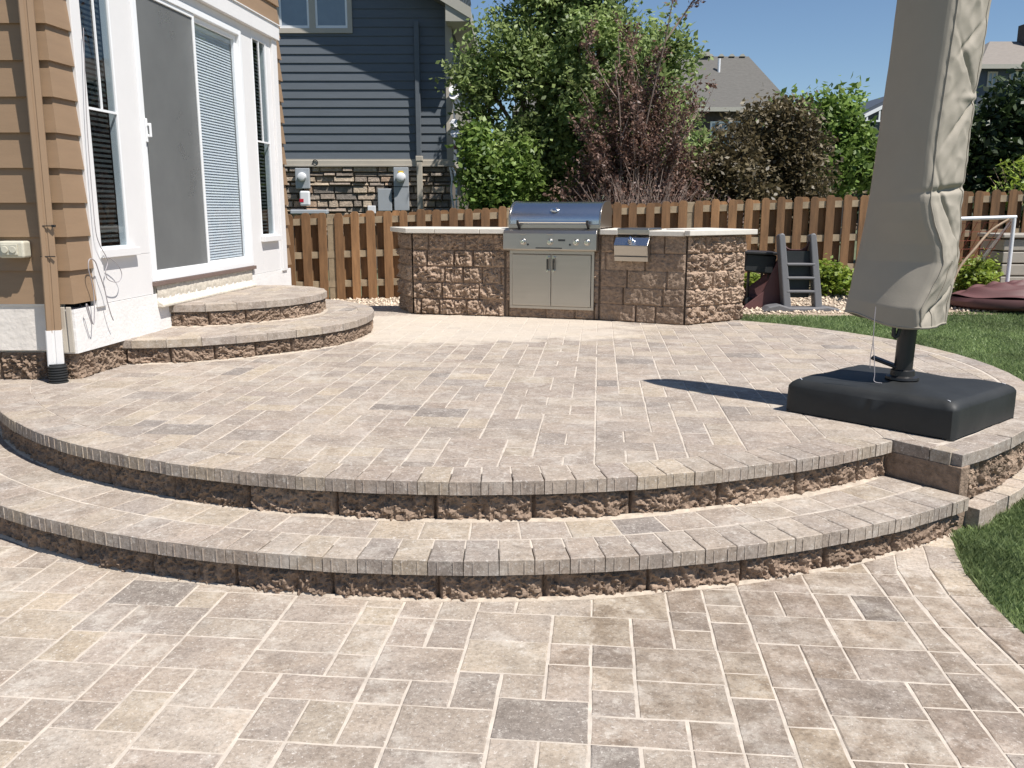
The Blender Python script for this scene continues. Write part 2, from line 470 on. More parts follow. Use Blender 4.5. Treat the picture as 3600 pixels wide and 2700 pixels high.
def slab_piece(mb, poly, zt, th=.02, ch=.004, tone=None, rag=.0011):
    """one paver: polygon CCW, chamfered top, slightly ragged outline"""
    q = []
    for i in range(len(poly)):
        (ax_, ay_), (bx_, by_) = poly[i], poly[(i+1) % len(poly)]
        L_ = math.hypot(bx_-ax_, by_-ay_); k_ = max(1, int(L_/.03)); q.append((ax_, ay_))
        if L_ < 1e-6: continue
        nx, ny = -(by_-ay_)/L_, (bx_-ax_)/L_
        for j in range(1, k_):
            w = random.uniform(-.2, 1)*rag*(2.6 if random.random() < .06 else 1); q.append((ax_+(bx_-ax_)*j/k_+nx*w, ay_+(by_-ay_)*j/k_+ny*w))
    poly = q
    n = len(poly)
    area = 0; cx = cy = 0
    for i in range(n):
        a, b = poly[i-1], poly[i]; w = a[0]*b[1]-b[0]*a[1]; area += w; cx += (a[0]+b[0])*w; cy += (a[1]+b[1])*w
    if area < 2e-4: return
    cx /= 3*area; cy /= 3*area
    if n < 3: return
    dz = random.uniform(-.0012, .0012); tx = random.uniform(-.005, .005); ty = random.uniform(-.005, .005)
    def zz(x, y): return zt + dz + (x-cx)*tx + (y-cy)*ty
    top = []
    for x, y in poly:
        d = math.hypot(x-cx, y-cy); k = max(0, 1 - 1.2*ch/max(d, 1e-6)); X, Y = cx+(x-cx)*k, cy+(y-cy)*k
        top.append((X, Y, zz(X, Y)))
    mid = [(x, y, zz(x, y)-ch*.7) for x, y in poly]; bot = [(x, y, zt-th) for x, y in poly]
    fs = [tuple(range(n))]
    for i in range(n):
        j = (i+1) % n
        fs.append((n+i, n+j, j, i)); fs.append((2*n+i, 2*n+j, n+j, n+i))
    mb.add(top + mid + bot, fs, tone or ptone())

YAW = R(5.63)
UX, UY = math.cos(YAW), -math.sin(YAW)     # across the courses
VX, VY = math.sin(YAW), math.cos(YAW)      # along the long joints

def field(mb, region, zt, jl=.0026, jc=.0015):
    xs = [p[0] for p in region]; ys = [p[1] for p in region]
    us = [p[0]*UX+p[1]*UY for p in region]; vs_ = [p[0]*VX+p[1]*VY for p in region]
    u0 = math.floor(min(us)/.14)*.14; nc = int((max(us)-u0)/.14)+2
    v0 = math.floor(min(vs_)/.07)*.07-.35; front = [random.randint(0, 4) for _ in range(nc)]; vend = int((max(vs_)-v0)/.07)+1
    if True:
        while min(front) < vend:
            c0 = front.index(min(front)); h0 = front[c0]
            two = c0+1 < nc and front[c0+1] == h0 and random.random() < .47
            if two: hh = random.choice((3, 3, 3, 2)); front[c0+1] = h0+hh
            else:
                hh = random.choice((3, 3, 3, 2, 4))
                # close small steps to the neighbour so that wide stones can follow
                for nb in (c0-1, c0+1):
                    if 0 <= nb < nc and 2 <= front[nb]-h0 <= 4 and random.random() < .45: hh = front[nb]-h0
            front[c0] = h0+hh
            rects = [(u0+c0*.14, u0+(c0+(2 if two else 1))*.14, v0+h0*.07, v0+(h0+hh)*.07)]
            for a, b, c, d in rects:
                q = [(a+jl, c+jc), (b-jl, c+jc), (b-jl, d-jc), (a+jl, d-jc)]
                q = [(p+random.uniform(-.0016, .0016), s+random.uniform(-.0012, .0012)) for p, s in q]
                w = [(p*UX+s*VX, p*UY+s*VY) for p, s in q]
                inside = [inpoly(p, region) for p in w]
                if all(inside):
                    slab_piece(mb, w, zt)
                else:
                    if not any(inside):
                        x0, x1 = min(p[0] for p in w), max(p[0] for p in w); y0, y1 = min(p[1] for p in w), max(p[1] for p in w)
                        if not any(x0 < x < x1 and y0 < y < y1 for x, y in region): continue
                    cp = clip_poly(region, w)
                    # drop near duplicates
                    cc = []
                    for p in cp:
                        if not cc or math.hypot(p[0]-cc[-1][0], p[1]-cc[-1][1]) > .002: cc.append(p)
                    if len(cc) > 2: slab_piece(mb, cc, zt)

def soldiers(mb, path, depth, width, z0, z1, ribs=True, gap=.0035, jit=.0, dark=0, tonek=1.):
    """radial cap pavers laid along path (outer edge), reaching inward by depth"""
    pts, L = resample(path, .01)
    n = max(1, round(L/width)); w = L/n
    def at(s):
        x = s/L*(len(pts)-1); i = min(int(x), len(pts)-2); p = pts[i].lerp(pts[i+1], x-i)
        a = pts[max(i-4, 0)]; b = pts[min(i+5, len(pts)-1)]; d = (b-a).normalized()
        return p, d
    s = 0
    for k in range(n):
        a, b = s+gap/2, s+w-gap/2; s += w
        (pa, da), (pb, db) = at(a), at(b)
        na, nb = Vector((-da.y, da.x)), Vector((-db.y, db.x))
        o = random.uniform(-jit, jit)
        pa = pa - na*o; pb = pb - nb*o
        poly = [pa, pb, pb+nb*(depth-gap), pa+na*(depth-gap)]
        t = ptone(dark); t = tuple(x*tonek for x in t)
        slab_piece(mb, [tuple(p) for p in poly], z1, z1-z0, .004, t)
        if ribs:
            for q in (.27, .73):
                c = pa.lerp(pb, q); d = da; nn = -na
                r0 = c - d*.0022 - nn*.004; r1 = c + d*.0022 - nn*.004; r2 = c + d*.0022 + nn*.0022; r3 = c - d*.0022 + nn*.0022
                P = [r3, r2, r1, r0]
                mb.add([(p.x, p.y, z0+.001) for p in P] + [(p.x, p.y, z1-.008) for p in P],
                       [(0, 1, 2, 3)[::-1], (4, 5, 6, 7), (0, 1, 5, 4), (1, 2, 6, 5), (2, 3, 7, 6), (3, 0, 4, 7)],
                       tuple(min(.8, x*1.16) for x in t))

BT = [(.275, .203, .15), (.255, .188, .14), (.29, .216, .16), (.245, .18, .133), (.268, .197, .146)]
def block_wall(mb, path, z0, z1, course, blen, amp=.028, ds=.0062, dz=.0066, seed=0, mixed=False, fq=1., k=1.):
    pts, L = resample(path, ds)
    nz_ = max(3, int(round((z1-z0)/dz))+1)
    rnd = random.Random(seed)
    ncourse = max(1, round((z1-z0)/course)); ch = (z1-z0)/ncourse
    joints = []; tones = []
    for c in range(ncourse):
        j = [-rnd.uniform(.02, blen*.9)] if ncourse > 1 else [-blen*.35]
        while j[-1] < L:
            j.append(j[-1] + (rnd.choice([.2, .3, .4]) if mixed else blen*rnd.uniform(.97, 1.03)))
        joints.append(j); tones.append([tuple(x*k*q for x in rnd.choice(BT)) for q in [rnd.uniform(.88, 1.1) for _ in j]])
    vs = []; tn = []
    for jz in range(nz_):
        z = z0 + (z1-z0)*jz/(nz_-1)
        c = min(ncourse-1, int((z-z0)/ch)); fz = (z-z0)-c*ch
        dzv = min(fz, ch-fz)
        for i, p in enumerate(pts):
            s = L*i/(len(pts)-1)
            jj = joints[c]; b = 0
            while b < len(jj)-2 and jj[b+1] < s: b += 1
            dxs = min(s-jj[b], jj[b+1]-s)
            ends = min(s, L-s)
            a = pts[max(i-3, 0)]; q = pts[min(i+3, len(pts)-1)]; d = (q-a).normalized()
            v3 = Vector((p.x*1., p.y*1., z*1.)) + Vector((b*3.1+c*7.7, c*2.3, 0))
            e = sm(0, .022, dxs)*sm(0, .02, dzv)*sm(0, .015, ends)
            w3 = v3+Vector((noise.noise(v3*9), noise.noise(v3*9+Vector((7, 0, 0))), noise.noise(v3*9+Vector((0, 9, 0)))))*.03
            rough = .55*noise.noise(w3*7*fq)+.55*(.5-abs(noise.noise(w3*15*fq)*2))+.55*(.5-abs(noise.noise(w3*36*fq)*2))+.42*(.45-abs(noise.noise(w3*78*fq)*2))
            dd = amp*(.40+rough*1.1)*e - .022*(1-sm(0, .010, dxs)) - (.010*(1-sm(0, .006, dzv)) if ncourse > 1 else 0)
            nn = Vector((d.y, -d.x))
            vs.append((p.x+nn.x*dd, p.y+nn.y*dd, z+.004*noise.noise(v3*40)*e)); tn.append(tones[c][b])
    n = len(pts); fs = []; o = len(mb.v)
    mb.v += vs
    for j in range(nz_-1):
        for i in range(n-1):
            mb.f.append((o+j*n+i, o+j*n+i+1, o+(j+1)*n+i+1, o+(j+1)*n+i)); mb.c.append(tn[j*n+i])

# ================================================================== SETTING
def edge_x(y): return lerp_tab([(0, 1.79), (2, 1.765), (2.77, 1.772), (3.02, 1.79), (3.3, 1.835), (3.69, 1.97), (4.0, 2.06)], y)
def gz(x, y):
    ex = edge_x(min(y, 4))
    w = max(sm(ex, ex+.25, x), sm(5.5, 7, y))
    return w * (.24 * sm(3.5, 6.6, y)) + .008 * max(0, y - 6) * sm(5.5, 7, y) + .033 * max(-6, min(10, x)) * sm(8, 11.5, y)

def make_ground():
    xs = sorted(set([-600, -250, -100, -50, -25, -14] + [round(-9 + .5*i, 2) for i in range(8)] + [round(-5 + .2*i, 2) for i in range(70)] +
                    [9.5, 10.5, 12, 15, 20, 28, 45, 80, 150, 300, 600]))
    ys = sorted(set([-60, -20, -8, -3, 0, 1] + [round(2 + .2*i, 2) for i in range(56)] + [14, 15, 17, 20, 24, 30, 40, 55, 80, 130, 250, 700]))
    b = MB()
    vs = []
    for y in ys:
        for x in xs:
            z = gz(x, y) - .012
            if x < 1.75 and y < 7.2: z -= .06
            vs.append((x, y, z + (.012*noise.noise(Vector((x*.9, y*.9, 0))) if x > 2 else 0)))
    n = len(xs)
    b.add(vs, [(j*n+i, j*n+i+1, (j+1)*n+i+1, (j+1)*n+i) for j in range(len(ys)-1) for i in range(n-1)])
    o = b.build('ground', MT['soil'], smooth=180); tag(o, kind='structure')
make_ground()

C1 = (-.167, 6.85); C2 = (.55, 6.35)
R2 = lambda a: 2.865 + .065 * max(0, min(1.3, -a/59))**2

# lower patio -------------------------------------------------------
lp = MB()
reg = [(-5.2, .6)] + [(edge_x(y) - .275, y) for y in [.6, 1.2, 1.8, 2.3, 2.8, 3.05, 3.3, 3.5, 3.65]] + [(1.3, 3.9), (-5.2, 3.9)]
field(lp, reg, 0, .0034, .0019)
ed1 = [(edge_x(y), y) for y in [.6 + .1*i for i in range(33)]]
ed2 = [(x - .14, y) for x, y in ed1]
soldiers(lp, ed1, .135, .24, -.05, .002, ribs=False, gap=.006, jit=.004, tonek=1.12)
soldiers(lp, ed2, .13, .24, -.05, .0, ribs=False, gap=.006, jit=.003, tonek=1.1)
patio = lp.build('patio', MT['paver_low']); tag(patio, kind='structure')
sb = MB()
poly = [(-5.3, .5)] + [(edge_x(y)-.01, y) for y in [.5, 1.5, 2.4, 2.8, 3.05, 3.3, 3.5, 3.7, 3.8]] + [(1.5, 4.1), (-5.3, 4.1)]
sb.prism(poly, 'z', -.05, -.0022)
sb.build('joint_sand', MT['sand'], patio)

# raised patio ------------------------------------------------------
A1 = -54.3
inner = arc(C1, 3.225, -164, A1-1.5, 70)
inner2 = arc(C2, lambda a: R2(a)-.155, -57.5, 75, 60)
region = inner + inner2 + [(1.4, 9.95), (-1.35, 9.95), (-5, 9.95), (-5, 6.0)]
up = MB()
field(up, region, .353)
terrace = up.build('raised_patio', MT['paver']); tag(terrace, kind='structure')
body = MB()
bodyp = arc(C1, 3.32, -164, A1, 60) + [(2.0, 3.95)] + arc(C2, lambda a: R2(a)-.05, -57.5, 75, 50) + [(1.4, 10.0), (-5, 10.0), (-5, 6.0)]
body.prism(bodyp, 'z', -.05, .3505)
body.build('joint_sand', MT['sand'], terrace)

# retaining wall under the raised patio -----------------------------
rw = thing('retaining_wall', 'long curved wall of split-face blocks with paver cap holding up the raised patio', 'retaining wall', (C1[0], C1[1]-3.4, 0))
cp = MB()
soldiers(cp, arc(C1, 3.432, -166, A1, 200), .21, .131, .293, .353, ribs=True, jit=.003)
# the jut beside the umbrella base
pj0 = (C1[0]+3.42*math.cos(R(A1)), C1[1]+3.42*math.sin(R(A1)))
pj1 = (C1[0]+3.765*math.cos(R(A1)), C1[1]+3.765*math.sin(R(A1)))
soldiers(cp, arc(C2, lambda a: R2(a)+.015, -59.5, 70, 160), .15, .25, .293, .353, ribs=False, jit=.002)
jd = Vector((pj1[0]-pj0[0], pj1[1]-pj0[1])).normalized(); jn = Vector((jd.y, -jd.x))
capj = [pj0, pj1]
q0, q1 = Vector(pj0)+jn*-.0, Vector(pj1)-jd*.055
slab_piece(cp, [tuple(q0-jn*.1+jd*.01), tuple(q0+jd*.006-jn*.014), tuple(q0+jd*.19-jn*.014), tuple(q0+jd*.19-jn*.1)][::1], .3535, .06, .004, ptone())
slab_piece(cp, [tuple(q0-jn*.1+jd*.195), tuple(q0+jd*.195-jn*.014), tuple(q1-jn*.014), tuple(q1-jn*.1)], .3535, .06, .004, ptone())
cp.build('cap_course', MT['paver'], rw)
bw = MB()
block_wall(bw, arc(C1, 3.394, -166, A1, 160), .13, .295, .2, .41, amp=.022, seed=3)
block_wall(bw, arc(C2, lambda a: R2(a)-.022, -58.6, 60, 120), .10, .295, .2, .3, amp=.026, seed=5)
bw.build('block_face', MT['block'], rw, smooth=35)
sj = MB()   # smooth saw-cut side of the jut
sj.M = frame(pj0, math.atan2(jd.y, jd.x))
sj.box(-.03, .348, .012, .09, -.02, .2925, tone=BT[1])
sj.build('side_block', MT['block'], rw, bevel=.003)
# pale edging course at the wall's foot
eg = MB()
soldiers(eg, arc(C2, lambda a: R2(a)+.085, -58.2, 40, 100), .11, .16, .0, .098, ribs=False, gap=.008, jit=.014, tonek=1.12)
eg.build('edging_course', MT['paver_low'], rw)

# curved step -------------------------------------------------------
st = thing('curved_step', 'wide curved patio step of soldier pavers over a band of split-face blocks', 'step', (C1[0], C1[1]-3.8, 0))
s1 = MB()
soldiers(s1, arc(C1, 3.82, -168, A1, 220), .21, .134, .111, .171, ribs=True, jit=.003)
soldiers(s1, arc(C1, 3.608, -168, A1, 200), .21, .205, .111, .1705, ribs=False, jit=.001)
s1.build('tread', MT['paver'], st)
s2 = MB()
block_wall(s2, arc(C1, 3.783, -168, A1, 160), -.03, .1115, .2, .40, amp=.022, seed=9)
s2.build('block_face', MT['block'], st, smooth=35)
s3 = MB()
ring = arc(C1, 3.70, -168, A1+.05, 80) + arc(C1, 3.30, A1+.05, -168, 80)
s3.prism(ring, 'z', -.04, .1685)
s3.build('joint_sand', MT['sand'], st)
# a thin bank of joint sand drifts along the feet of the risers
def sand_bead(path, z, w, parent, seed):
    b = MB(); pts, L = resample(path, .03); n = len(pts); vs = []
    for i, p in enumerate(pts):
        a = pts[max(i-1, 0)]; q = pts[min(i+1, n-1)]; d = (q-a).normalized(); nn = Vector((d.y, -d.x))
        ww = w*(.5+.9*abs(noise.noise(Vector((L*i/n*2.2, seed, 0)))))
        vs += [(p.x, p.y, z+.008), (p.x+nn.x*ww*.6, p.y+nn.y*ww*.6, z+.0045), (p.x+nn.x*ww, p.y+nn.y*ww, z-.002)]
    b.add(vs, [(3*i+k, 3*i+k+1, 3*i+k+4, 3*i+k+3) for i in range(n-1) for k in (0, 1)])
    b.build('loose_sand', MT['bead'], parent, smooth=180)
sand_bead(arc(C1, 3.40, -166, A1-1, 120), .1712, .034, st, 1.5)
sand_bead(arc(C1, 3.79, -166, A1-1, 120), .0012, .022, st, 4.5)

# rounded door steps ------------------------------------------------
D_LOW = [(-2.95, 6.12), (-2.79, 6.12), (-2.45, 6.155), (-2.05, 6.34), (-1.64, 6.68), (-1.36, 7.08), (-1.25, 7.58), (-1.29, 8.1), (-1.48, 8.55), (-1.85, 8.95), (-2.3, 9.1), (-2.6, 9.1)]
D_UP = [(-2.9, 6.80), (-2.73, 6.80), (-2.45, 6.83), (-2.08, 7.05), (-1.80, 7.38), (-1.69, 7.78), (-1.75, 8.18), (-1.98, 8.47), (-2.3, 8.6), (-2.6, 8.6)]
def round_step(pts, zb, zt, label, tone_seed, ins):
    path = [tuple(p) for p in spline(pts, 12)]
    t = thing('rounded_step', label, 'step', (-2.1, 7.4, zb), 'rounded steps at the sliding door')
    c = MB(); soldiers(c, path, .15, .24, zt-.058, zt, ribs=False, jit=.003); 
    reg = [tuple(p) for p in offset_path([Vector(p) for p in path], -.153)] + [(-3.0, path[-1][1])]
    field(c, reg, zt-.0008)
    c.build('paving', MT['paver'], t)
    b = MB(); block_wall(b, [tuple(p) for p in offset_path([Vector(p) for p in path], -.035)], zb-.01, zt-.058, .2, .3, amp=.024, seed=tone_seed)
    b.build('block_face', MT['block'], t, smooth=35)
    s = MB(); s.prism([tuple(p) for p in offset_path([Vector(p) for p in path], -.085)] + [(-3.0, path[-1][1])], 'z', zb-.02, zt-.0035)
    s.build('joint_sand', MT['sand'], t)
    sand_bead([tuple(p) for p in offset_path([Vector(p) for p in path], -.03)], zb+.001, .04, t, tone_seed*.7)
round_step(D_LOW, .353, .531, 'lower and wider rounded paver step below the white sliding door', 21, .03)
round_step(D_UP, .531, .709, 'upper and smaller rounded paver step right under the white sliding door', 22, .03)

# ================================================================== HOUSE WITH THE SLIDING DOOR
B0 = (-2.85, 5.52); BA = R(90-5.63)
FB = frame(B0, BA)
def bw_(t, off=0): return (B0[0]+math.cos(BA)*t+math.sin(BA)*off, B0[1]+math.sin(BA)*t-math.cos(BA)*off)
corner = bw_(.0804); bend = bw_(4.03)
hs = thing('tan_house', 'tan lap-sided house corner with white trimmed sliding door and downspout', 'house', (corner[0], corner[1], .2))
CZ = .2115
def lap(mb, path, z0, z1, course, o0=.026, o1=.046):
    z = z0
    while z < z1 - 1e-6:
        top = min(z + course, z1)
        extrude_path(mb, path, [(o0-.03, z), (o1, z), (o0, top + .002)], cap=True)
        z += course
m = MB()
ZH = 3.272
lap(m, [(-8, 5.6), corner, bw_(.302)], .85, .85+CZ*11, CZ)
lap(m, [bw_(3.93), bend, (-8, 10.1)], .85, .85+CZ*11, CZ)
z = .85+CZ*11   # partial course up to the header, then full courses over it
lap(m, [(-8, 5.6), corner, bw_(.302)], z, ZH, CZ); lap(m, [bw_(3.93), bend, (-8, 10.1)], z, ZH, CZ)
lap(m, [(-8, 5.6), corner, bend, (-8, 10.1)], ZH+.001, 5.8, CZ)
m.build('siding', MT['tan'], hs)
m = MB()
extrude_path(m, [(-8, 5.6), (corner[0]-.09, 5.6)], [(-.1, .546), (.034, .546), (.034, .846), (-.1, .846)])
m.build('grey_foundation', MT['stuccog'], hs, bevel=.004)
m = MB()
extrude_path(m, [(corner[0]-.09, 5.6), corner, bend, (-8, 10.1)], [(-.1, .528), (.036, .528), (.036, .812), (-.1, .812)])
m.box(-8, corner[0]-.09, 5.558, 5.60, .84, .852)
m.build('white_foundation', MT['stucco'], hs, bevel=.004)
m = MB()   # corner capping strips of the foundation
for x0, w in ((-.085, .022), (-.05, .028), (-.012, .03)):
    m.box(corner[0]+x0, corner[0]+x0+w, 5.548, 5.5625, .535, .83)
each(m, 'corner_strip', MT['beige'], hs, bevel=.003)
m = MB()
block_wall(m, [(-6.5, 5.6), (corner[0]+.0, 5.6)], .34, .53, .2, .3, amp=.03, seed=31)
block_wall(m, [corner, bw_(1.2)], .34, .53, .2, .3, amp=.03, seed=32)
m.build('block_course', MT['block'], hs, smooth=35)
m = MB(); m.prism([(-8, 5.62), (corner[0]-.02, 5.62), (bend[0]-.02, bend[1]-.02), (-8, 10.08)], 'z', 0, .6)
m.build('footing', MT['stuccog'], hs)
# white wall boards (local frame: x along wall, -y outwards)
def lb(x0, x1, o0, o1, z0, z1, mb): mb.box(x0, x1, -o1, -o0, z0, z1)
m = MB(FB)
W1 = (.408, .795); W2 = (3.31, 3.665); WZ = (1.178, 3.062); DZ = (.905, 3.062); D = (1.085, 3.045)
lb(.407, D[0]-.002, 0, .03, .815, 1.12, m); lb(W1[1]+.003, D[0]-.002, 0, .03, 1.122, 3.13, m)
lb(.407, W1[1], 0, .03, WZ[1]+.002, 3.13, m)
lb(D[1]+.002, W2[0]-.003, 0, .03, .815, 3.13, m); lb(W2[0], 3.80, 0, .03, .815, 1.12, m)
lb(W2[0], W2[1], 0, .03, WZ[1]+.002, 3.13, m); lb(D[0], D[1], 0, .03, DZ[1]+.002, 3.13, m)
lb(W2[1]+.003, 3.80, 0, .03, 1.122, 3.13, m)
m.build('wall_panel', MT['white'], hs, bevel=.002)
m = MB(FB); lb(.298, .405, 0, .052, .80, 3.13, m); lb(3.802, 3.935, 0, .052, .80, 3.13, m)
each(m, 'corner_board', MT['white'], hs, bevel=.003)
m = MB(FB); lb(.295, 3.955, 0, .078, 3.132, 3.27, m); lb(.285, 3.965, 0, .09, 3.2705, 3.283, m)
m.build('header_board', MT['white'], hs, bevel=.003)
m = MB(FB); lb(W1[0]-.008, D[0]+.01, -.02, .0, .50, 3.2, m) if 0 else None
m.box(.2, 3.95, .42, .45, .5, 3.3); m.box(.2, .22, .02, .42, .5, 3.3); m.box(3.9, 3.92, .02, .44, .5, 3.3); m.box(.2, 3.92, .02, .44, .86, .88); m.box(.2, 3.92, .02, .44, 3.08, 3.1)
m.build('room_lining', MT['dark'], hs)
def tall_window(w, label):
    f = MB(FB); a, b = w
    fw = .016
    f.box(a, a+fw, -.035, .03, WZ[0], WZ[1]); f.box(b-fw, b, -.035, .03, WZ[0], WZ[1])
    f.box(a+fw, b-fw, -.035, .03, WZ[0], WZ[0]+fw); f.box(a+fw, b-fw, -.035, .03, WZ[1]-fw, WZ[1])
    o = f.build('window', MT['vinyl'], hs, bevel=.003); o['label'] = label
    s = MB(FB); s.box(a-.03, b+.07, -.075, -.0305, 1.122, WZ[0]-.001)
    s.build('sill', MT['white'], o, bevel=.003)
    g = MB(FB); g.box(a+fw-.002, b-fw+.002, -.022, -.018, WZ[0]+fw-.002, WZ[1]-fw+.002)
    g.build('pane', MT['glassd'], o)
    q = MB(FB); q.box(a+fw, b-fw, -.033, -.0225, 2.088, 2.104); q.box((a+b)/2-.007, (a+b)/2+.007, -.0325, -.0227, 2.105, WZ[1]-fw)
    q.build('muntin', MT['vinyl'], o)
    q = MB(FB)
    z = WZ[0]+.04
    while z < WZ[1]-.05:
        q.box(a+.03, b-.03, .03, .032, z, z+.018, T=None); z += .034
    q.box(a+.028, a+.04, .045, .06, WZ[0]+.03, WZ[1]-.03)
    q.build('blind', MT['darkblind'], o)
tall_window(W1, 'tall narrow window left of the sliding door')
tall_window(W2, 'tall narrow window right of the sliding door')
# sliding door
f = MB(FB); a, b = D; fw = .05
f.box(a, a+fw, -.04, .09, DZ[0], DZ[1]); f.box(b-fw, b, -.04, .09, DZ[0], DZ[1])
f.box(a+fw, b-fw, -.04, .09, DZ[1]-.05, DZ[1]); f.box(a+fw, b-fw, -.05, .09, DZ[0], DZ[0]+.045)
door = f.build('sliding_door', MT['vinyl'], hs, bevel=.004); door['label'] = 'white framed sliding glass door with screen on its left half'
def leaf(x0, x1, y0, y1, st_, name, z0=DZ[0]+.047, z1=DZ[1]-.052):
    p = MB(FB)
    p.box(x0, x0+st_, y0, y1, z0, z1); p.box(x1-st_, x1, y0, y1, z0, z1)
    p.box(x0+st_, x1-st_, y0, y1, z0, z0+st_*1.1); p.box(x0+st_, x1-st_, y0, y1, z1-st_, z1)
    return p.build(name, MT['vinyl'], door, bevel=.003)
mid = 2.08
sc = leaf(a+fw+.002, mid+.02, -.03, -.008, .032, 'screen_frame')
q = MB(FB); q.box(a+fw+.03, mid-.008, -.02, -.018, DZ[0]+.08, DZ[1]-.08); q.build('screen', MT['screen'], sc)
q = MB(FB); q.box(a+fw+.01, mid-.032, .042, .048, DZ[0]+.08, DZ[1]-.06); q.build('fixed_pane', MT['glassd'], door)
gp = leaf(mid-.03, b-fw-.002, -.005, .026, .042, 'glass_frame')
q = MB(FB); q.box(mid+.01, b-fw-.042, .004, .009, DZ[0]+.1, DZ[1]-.1); q.build('pane', MT['glass'], gp)
q = MB(FB); z = DZ[0]+.10
while z < DZ[1]-.13:
    q.add([(mid+.014, .032, z), (b-fw-.045, .032, z), (b-fw-.045, .044, z+.027), (mid+.014, .044, z+.027)], [(0, 1, 2, 3)]); z += .024
q.box(mid+.014, b-fw-.045, .028, .060, DZ[1]-.135, DZ[1]-.10)
q.build('blind', MT['blind'], gp)
q = MB(FB); q.box(mid+.0, b-fw-.0, .065, .07, DZ[0]+.06, DZ[1]-.06); q.build('blind_backing', MT['blind'], gp)
h = MB(FB); h.box(a+fw+.006, a+fw+.03, -.048, -.0305, 1.93, 2.10); h.box(a+fw+.010, a+fw+.026, -.0655, -.0485, 1.965, 1.985); h.box(a+fw+.010, a+fw+.026, -.0655, -.0485, 2.045, 2.065); h.box(a+fw+.008, a+fw+.028, -.078, -.066, 1.965, 2.065)
h.build('handle', MT['vinyl'], door, bevel=.004)
q = MB(FB); q.box(D[0]-.01, D[1]+.01, -.058, .05, .872, .9035); q.build('threshold', MT['brownsill'], door, bevel=.002)
q = MB(FB)
q.grid(lambda u, v: (1.12+1.86*u, -.035-.006*noise.noise(Vector((u*60, v*4, 1)))-.006*math.sin(v*PI), .765+.106*v), 120, 8)
q.box(1.12, 2.98, -.03, .03, .76, .87)
q.build('raw_sill', MT['foam'], hs, smooth=40)
q = MB(FB); q.prism([(-.085, .708), (-.085, .728), (-.04, .765), (0, .765), (0, .708)][::-1], 'x', 1.12, 2.96); q.build('sill_ledge', MT['foam'], hs, bevel=.006)
# eave far above the frame
q = MB(); q.prism([(-8, 5.1), (-2.35, 5.1), (-1.95, 9.9), (-8, 10.3)], 'z', 5.81, 5.95); q.build('roof', MT['shingle'], hs)

# downspout
ds = MB()
def pipe(x0, z0, x1, z1, w, d, y, mb, ribs=True):
    P = [(-w/2, 0), (-w/2+.008, -.008), (-w*.12, -.010), (-w*.08, -.004), (w*.02, -.004), (w*.06, -.010), (w/2-.006, -d*.3), (w/2, -d*.5+.0)] if 0 else \
        [(-w/2, d), (-w/2, .006), (-w/2+.006, 0), (-w*.12, 0), (-w*.09, .006), (w*.05, .006), (w*.08, 0), (w/2-.006, 0), (w/2, .006), (w/2, d)]
    n = len(P)
    T = Matrix.Rotation(R(24), 4, 'Z')
    vs = []
    for x, z in ((x0, z0), (x1, z1)):
        for p in P:
            q = T @ Vector((p[0], p[1], 0)); vs.append((x+q.x, y+q.y, z))
    mb.add(vs, [(i, (i+1) % n, n+(i+1) % n, n+i) for i in range(n)] + [tuple(range(n))[::-1], tuple(range(n, 2*n))])
XP = -2.905
pipe(XP, .675, -2.888, 1.15, .086, .06, 5.475, ds); pipe(-2.8885, 1.15, -2.83, 5.8, .080, .056, 5.477, ds)
spout = ds.build('downspout', MT['tanpipe'], hs); spout['label'] = 'tan square downspout at the house corner'
q = MB(); pipe(-2.9125, .46, -2.9055, .69, .094, .066, 5.471, q); q.build('white_extension', MT['white'], spout)
q = MB()
for k in range(7):
    z = .352+.0165*k
    q.lathe([(.050, z), (.058, z+.004), (.058, z+.010), (.050, z+.014)], (-2.914, 5.49, 0), n=28)
q.lathe([(.049, .35), (.049, .475)], (-2.914, 5.49, 0), n=28)
q.build('black_adapter', MT['blackp'], spout, smooth=50)
q = MB()
for z, x in ((1.34, -2.875), (2.72, -2.858), (1.152, -2.888)):
    q.box(x-.05, x+.042, 5.468, 5.476, z, z+.006); 
q.box(-2.85, -2.832, 5.47, 5.49, 1.335, 1.35)
each(q, 'strap', MT['blackm'], spout)
# outdoor outlet
q = MB(); q.box(-3.20, -3.04, 5.475, 5.565, 1.145, 1.25); ob = q.build('outlet_box', MT['outlet'], hs, bevel=.014, seg=3)
q = MB(); q.box(-3.175, -3.075, 5.462, 5.4745, 1.165, 1.232); q.lathe([(.022, 0), (.022, .006)], (-3.15, 5.461, 1.198), 'y', 16); q.lathe([(.022, 0), (.022, .006)], (-3.10, 5.461, 1.198), 'y', 16)
q.build('cover_flap', MT['outlet'], ob, bevel=.003)

# loose cable on the white wall
def rayplane(px, py):
    F_ = 1880.; th = math.atan(379.5/F_); c, s = math.cos(th), math.sin(th)
    v = (py-829.5)/F_; u = (px-1106)/F_; d = Vector((u, c-v*s, -s-v*c))
    n = Vector((-math.sin(BA), math.cos(BA), 0)); p0 = Vector((B0[0], B0[1], 0)) + Vector((math.sin(BA), -math.cos(BA), 0))*.084
    t = n.dot(p0-Vector((0, 0, 1.45)))/n.dot(d)
    return Vector((0, 0, 1.45))+d*t
cabs = [[(180, 60), (186, 230), (192, 330), (200, 430), (207, 500), (216, 530), (228, 552), (233, 566), (228, 586), (232, 602), (245, 609), (258, 607), (263, 592), (256, 575), (243, 562), (233, 556)],
        [(198, 700), (187, 664), (189, 660), (201, 700), (204, 680), (203, 640), (198, 608), (192, 585), (191, 566), (196, 559), (206, 566), (215, 592), (226, 625), (232, 652), (240, 680), (245, 692)]]
